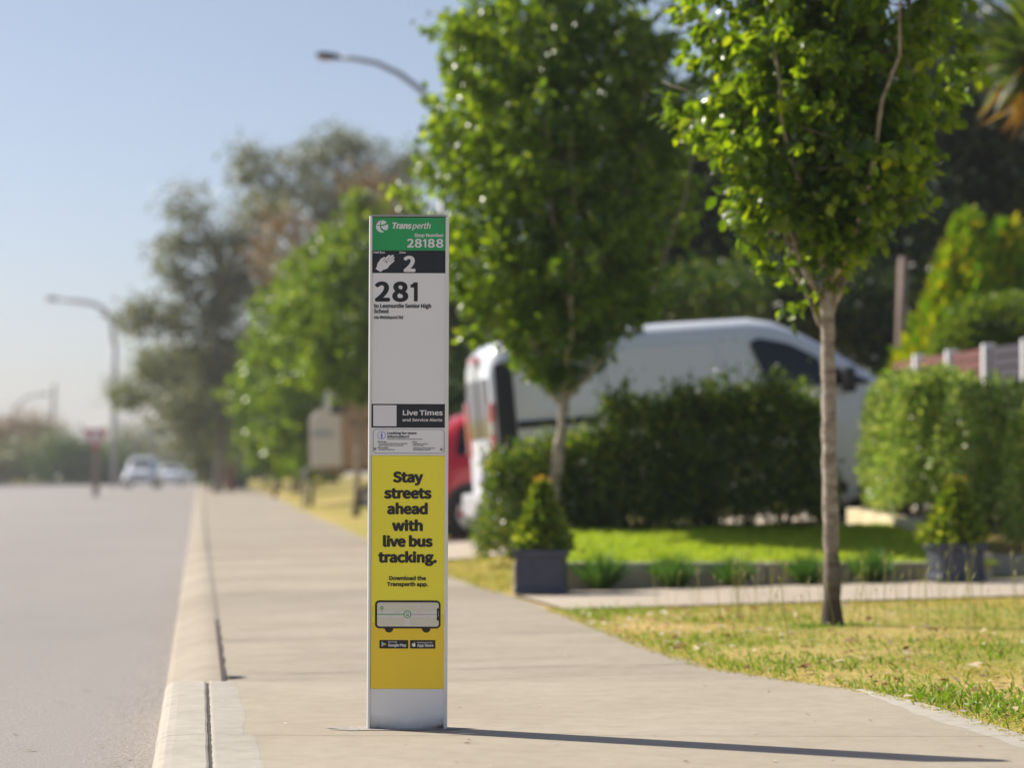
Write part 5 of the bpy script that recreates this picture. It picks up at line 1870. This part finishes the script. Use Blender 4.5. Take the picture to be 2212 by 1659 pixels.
# give way sign
gY = 95.0
gb = empty('give_way_sign', (X(207, gY), gY, float(rise(gY)) - .1), (0, 0, 0), 'red and white triangular give way sign on a brown post', 'road sign')
gz0 = at(207, 1000, gY).z - gb.location.z
MB().box((0, .06, at(207, 960, gY).z / 2 - gb.location.z / 2), (.22, .1, at(207, 960, gY).z - gb.location.z)).build('post', M['pole_wood'], gb)
zc, hs = at(207, 945, gY).z - gb.location.z, .50
tri = lambda s: [(-s, zc + s * .62), (s, zc + s * .62), (0, zc - s * 1.1)]
MB().prism(rounded(tri(hs), .06), 'y', -.01, .012).build('face', M['hazy_sign_red'], gb)
MB().prism(rounded(tri(hs * .55), .04), 'y', -.016, -.011).build('white_centre', M['sign_white'], gb)
bY = 215.0
bs_ = empty('direction_sign', (X(342, bY), bY, float(rise(bY)) - .1), (0, 0, 0), 'pale blue rectangular road sign above the distant cars', 'road sign')
bzc = at(342, 928, bY).z - bs_.location.z
MB().box((0, 0, bzc), (1.7, .05, .95)).build('face', M['sign_blue'], bs_, bevel=.03)
for s_ in (-.55, .55):
    MB().tube([(s_, .06, -.1), (s_, .06, bzc + .4)], .05, 8).build('post', M['pole_far'], bs_)

# bin and brick letterbox pillar at the far driveway
kY = 108.0
xb = X(522, kY)
wb = empty('wheelie_bin', (xb, kY, float(terr(xb, kY))), (0, 0, 0), 'dark green wheelie bin standing at the far verge', 'bin')
mb = MB()
mb.add([(-.24, -.26, .06), (.24, -.26, .06), (.24, .26, .06), (-.24, .26, .06), (-.29, -.34, .95), (.29, -.34, .95), (.29, .34, .95), (-.29, .34, .95)], [(3, 2, 1, 0), (4, 5, 6, 7), (0, 1, 5, 4), (1, 2, 6, 5), (2, 3, 7, 6), (3, 0, 4, 7)])
mb.build('tub', M['bin_green'], wb, bevel=.03)
MB().box((0, 0, 1.0), (.62, .74, .08)).build('lid', M['bin_green'], wb, bevel=.03)
for s_ in (-.26, .26):
    MB().tube([(s_ - .03, .28, .1), (s_ + .03, .28, .1)], .1, 14).build('wheel', M['tyre'], wb)
xb = X(498, kY)
bpz = empty('brick_pillar', (xb, kY, float(terr(xb, kY))), (0, 0, 0), 'brown brick letterbox pillar beside the wheelie bin', 'letterbox')
MB().box((0, 0, .5), (.42, .42, 1.1)).build('shaft', M['brick'], bpz, bevel=.01)
MB().box((0, 0, 1.1), (.54, .54, .1)).build('cap', M['shade_and_cap_tan'], bpz, bevel=.02)
MB().box((0, -.215, .82), (.28, .02, .06)).build('slot', M['black_plastic'], bpz)

# far greenery across the road
def far_tree(label, pxb, Y, seed, bl, n, mat, ls=.34, name='distant_tree', cr=1.2):
    return gum(label, pxb, Y, seed, bl, n, mat, ls, 'distant trees at the end of the road', name, cr, 'bark_dark', 22, .3)


far_tree('low tree with brownish orange top at the far left edge', 40, 205, 701, [(30, 925, 60, 32), (-20, 950, 60, 40), (90, 935, 50, 30), (20, 990, 70, 40)], 4500, 'leaf_rust')
far_tree('round dark green tree at far left below the brownish top', 60, 198, 702, [(30, 1000, 60, 46), (100, 990, 50, 46), (-30, 1010, 50, 40)], 5100, 'leaf_gum')
far_tree('bushy green tree left of the give way sign', 150, 196, 703, [(150, 975, 50, 40), (170, 1010, 50, 36), (110, 1015, 50, 34)], 4500, 'leaf_mid')
far_tree('dark bush behind the give way sign', 235, 200, 704, [(225, 990, 40, 34), (250, 1015, 40, 30), (200, 1020, 40, 30)], 3600, 'leaf_mid')
far_tree('hazy tall tree closing the view above the silver car', 300, 270, 705, [(290, 960, 50, 42), (340, 985, 50, 40), (250, 990, 40, 40)], 4500, 'leaf_gum', .4)
far_tree('hazy tree closing the view right of the silver car', 410, 265, 706, [(400, 980, 50, 45), (450, 990, 60, 45), (370, 1005, 50, 36)], 4500, 'leaf_gum', .4)
far_tree('hazy bush row at the end of the footpath', 500, 240, 707, [(480, 1005, 60, 36), (540, 1010, 60, 32), (430, 1020, 50, 26)], 4500, 'leaf_mid', .34)
far_tree('green shrub below the street trees beside the caravan', 600, 100, 708, [(570, 990, 40, 45), (620, 1000, 40, 40)], 1200, 'leaf_mid', .2, 'verge_shrub', .6)

# ------------------------------------------------------------------ grass, weeds, litter
def tz(x, y):
    return terr(x, y) + .012


rng = np.random.default_rng(900)
T_WIDE = (np.array([(0, .09, 0), (0, -.09, 0), (.6, .07, .03), (.6, -.07, .03), (1, 0, -.08)]), np.array([(0, 1, 3), (0, 3, 2), (2, 3, 4)]))


def flatN(n):
    v = rng.normal(size=(n, 3)) * .45 + np.array((-.25, .1, 1.0))
    return v


# verge turf near the path
n_ = 95000
Yb = 7.6 + (16.6 - 7.6) * rng.random(n_) ** .85
u = 3.6 * rng.random(n_) ** 1.1 - .015 + .03 * rng.normal(size=n_)
xb_ = path_x(Yb) + np.maximum(u, -.03)
keep = (np.abs(xb_ / Yb) < .24)
patchy = np.sin(xb_ * 5.1 + 1.3 * np.sin(Yb * 2.2)) * np.sin(Yb * 3.7 + xb_ * 1.7)
keep &= (patchy > -.75) | (rng.random(n_) < .5)
xb_, Yb, patchy = xb_[keep], Yb[keep], patchy[keep]
P = np.stack([xb_, Yb, tz(xb_, Yb) - .012], 1)
D = rng.normal(size=P.shape) * .75; D[:, 2] = .12 + .5 * rng.random(len(P)) ** 2
leaves('verge_grass', P, D, 0.013 + .024 * rng.random(len(P)), M['blade_verge'], rng, T_WIDE, N=flatN(len(P))).__setitem__('kind', 'stuff')
# lusher green clumps, the largest by the pad's edge
n_ = 9000
cs = [(1.52, 10.15, .22, .35), (1.75, 9.75, .2, .3), (1.95, 9.3, .18, .25), (1.25, 11.5, .25, .3), (.95, 13.0, .3, .5), (1.6, 12.6, .5, .4), (2.3, 12.0, .4, .4), (.55, 15.9, .25, .35), (2.6, 15.0, .6, .4), (1.7, 13.95, .12, .12), (1.3, 14.9, .5, .4)]
ci = rng.integers(len(cs), size=n_)
ca = np.array(cs)[ci]
xb_ = ca[:, 0] + rng.normal(size=n_) * ca[:, 2]; Yb = ca[:, 1] + rng.normal(size=n_) * ca[:, 3]
k = xb_ > path_x(Yb) + .02
xb_, Yb = xb_[k], Yb[k]
P = np.stack([xb_, Yb, tz(xb_, Yb) - .012], 1)
D = rng.normal(size=P.shape) * .5; D[:, 2] = .35 + .5 * rng.random(len(P))
leaves('green_grass', P, D, .018 + .036 * rng.random(len(P)), M['blade_green'], rng, T_WIDE, N=flatN(len(P))).__setitem__('kind', 'stuff')
# turf left of the planter and along the path further on
n_ = 16000
Yb = 19.0 + 6 * rng.random(n_); u = 1.9 * rng.random(n_) - .02
xb_ = path_x(Yb) + u
k = xb_ < .1 + (Yb > 20) * .5
xb_, Yb = xb_[k], Yb[k]
P = np.stack([xb_, Yb, tz(xb_, Yb) - .01], 1)
D = rng.normal(size=P.shape) * .6; D[:, 2] = .2
leaves('verge_grass', P, D, .03 + .05 * rng.random(len(P)), M['blade_verge'], rng, T_WIDE, N=flatN(len(P))).__setitem__('kind', 'stuff')
# lawn blades
n_ = 26000
xb_ = .1 + 3.5 * rng.random(n_); Yb = EDGE_Y + .06 + 4.1 * rng.random(n_)
zz = 0.205 + (Yb - EDGE_Y) * 0.052 + .004 * np.sin(xb_ * 4)
tt = np.asarray(terr(xb_, Yb))
f = sstep(.06, .42, xb_)
zz = np.maximum(tt + (zz - tt) * f, tt + .015)
P = np.stack([xb_, Yb, zz], 1)
D = rng.normal(size=P.shape) * .6; D[:, 2] = .3
leaves('lawn_grass', P, D, .025 + .045 * rng.random(n_), M['blade_lawn'], rng, T_WIDE, N=flatN(n_)).__setitem__('kind', 'stuff')
# tall thin seeding stalks
n_ = 230
Yb = 12.6 + 3.6 * rng.random(n_); xb_ = path_x(Yb) + .5 + 3.0 * rng.random(n_)
mbv, mbf, mbs = [], [], []
P = np.stack([xb_, Yb, tz(xb_, Yb)], 1)
D = rng.normal(size=P.shape) * .16; D[:, 2] = 1
Ls = .16 + .26 * rng.random(n_)
T_STALK = (np.array([(0, .006, 0), (0, -.006, 0), (.5, .005, .01), (.5, -.005, .01), (.86, .004, .0), (.86, -.004, .0), (.93, .016, -.02), (.93, -.016, -.02), (1, 0, -.06)]),
           np.array([(0, 1, 3), (0, 3, 2), (2, 3, 5), (2, 5, 4), (4, 5, 7), (4, 7, 6), (6, 7, 8)]))
leaves('weeds', P, D, Ls, M['straw'], rng, T_STALK).__setitem__('kind', 'stuff')
# bark chips and fallen leaves
n_ = 520
Yb = 8.3 + 7.5 * rng.random(n_); xb_ = path_x(Yb) + np.abs(rng.normal(size=n_)) * 1.1 - .02
P = np.stack([xb_, Yb, tz(xb_, Yb) + .012 + .014 * rng.random(n_)], 1)
D = rng.normal(size=P.shape); D[:, 2] *= .15
N = rng.normal(size=P.shape) * .35; N[:, 2] += 1
leaves('leaf_litter', P, D, .022 + .055 * rng.random(n_) ** 2, M['litter'], rng, T_SMALL, N=N).__setitem__('kind', 'stuff')
# crumbs on the pad and sand in the gutter
n_ = 150
Yb = 7.3 + 12 * rng.random(n_) ** 1.6
xb_ = kerb_x(Yb) + .4 + (path_x(Yb) - kerb_x(Yb) - .4) * rng.random(n_)
P = np.stack([xb_, Yb, path_z((xb_ - kerb_x(Yb) - .27) / (path_x(Yb) - kerb_x(Yb) - .24), Yb) + .0045], 1)
D = rng.normal(size=P.shape); D[:, 2] *= .05
leaves('debris', P, D, .005 + .022 * rng.random(n_) ** 3, M['litter'], rng, T_SMALL, N=np.tile((0.05, 0, 1.0), (n_, 1))).__setitem__('kind', 'stuff')
n_ = 22000
Yb = 6.8 + 22 * rng.random(n_) ** 1.3
xb_ = kerb_x(Yb) - np.abs(rng.normal(size=n_)) * .10 * (1 + .8 * np.sin(Yb * 1.9) ** 2)
P = np.stack([xb_, Yb, np.full(n_, ROAD_Z + .007) + .004 * rng.random(n_) + .012 * np.clip((kerb_x(Yb) - xb_) / .6, 0, 2)], 1)
D = rng.normal(size=P.shape); D[:, 2] *= .2
leaves('gutter_sand', P, D, .002 + .006 * rng.random(n_) ** 2, M['grit'], rng, T_SMALL, N=rng.normal(size=(n_, 3)) * .2 + np.array((-.2, 0, 1))).__setitem__('kind', 'stuff')
# a few twigs and pods lying on the asphalt
n_ = 26
Yb = 7.2 + 5 * rng.random(n_); xb_ = kerb_x(Yb) - .1 - .8 * rng.random(n_) ** 1.5
P = np.stack([xb_, Yb, np.full(n_, ROAD_Z + .014)], 1)
D = rng.normal(size=P.shape); D[:, 2] = 0; D[:, 0] *= 1.5
leaves('leaf_litter', P, D, .03 + .04 * rng.random(n_), M['straw'], rng, T_NEEDLE, N=np.tile((0.1, 0.1, 1.0), (n_, 1))).__setitem__('kind', 'stuff')

# ------------------------------------------------------------------ hazy morning air
hm = bpy.data.materials.new('haze air')
hm.use_nodes = True
hn = hm.node_tree.nodes
hn.remove(hn['Principled BSDF'])
vol = hn.new('ShaderNodeVolumePrincipled')
vol.inputs['Color'].default_value = (0.92, 0.94, 1.0, 1)
vol.inputs['Density'].default_value = 0.00055
vol.inputs['Anisotropy'].default_value = 0.35
hm.node_tree.links.new(vol.outputs[0], hn['Material Output'].inputs['Volume'])
tag(MB().box((0, 800, 9.5), (3600, 1720, 25)).build('haze', hm, None), kind='stuff')
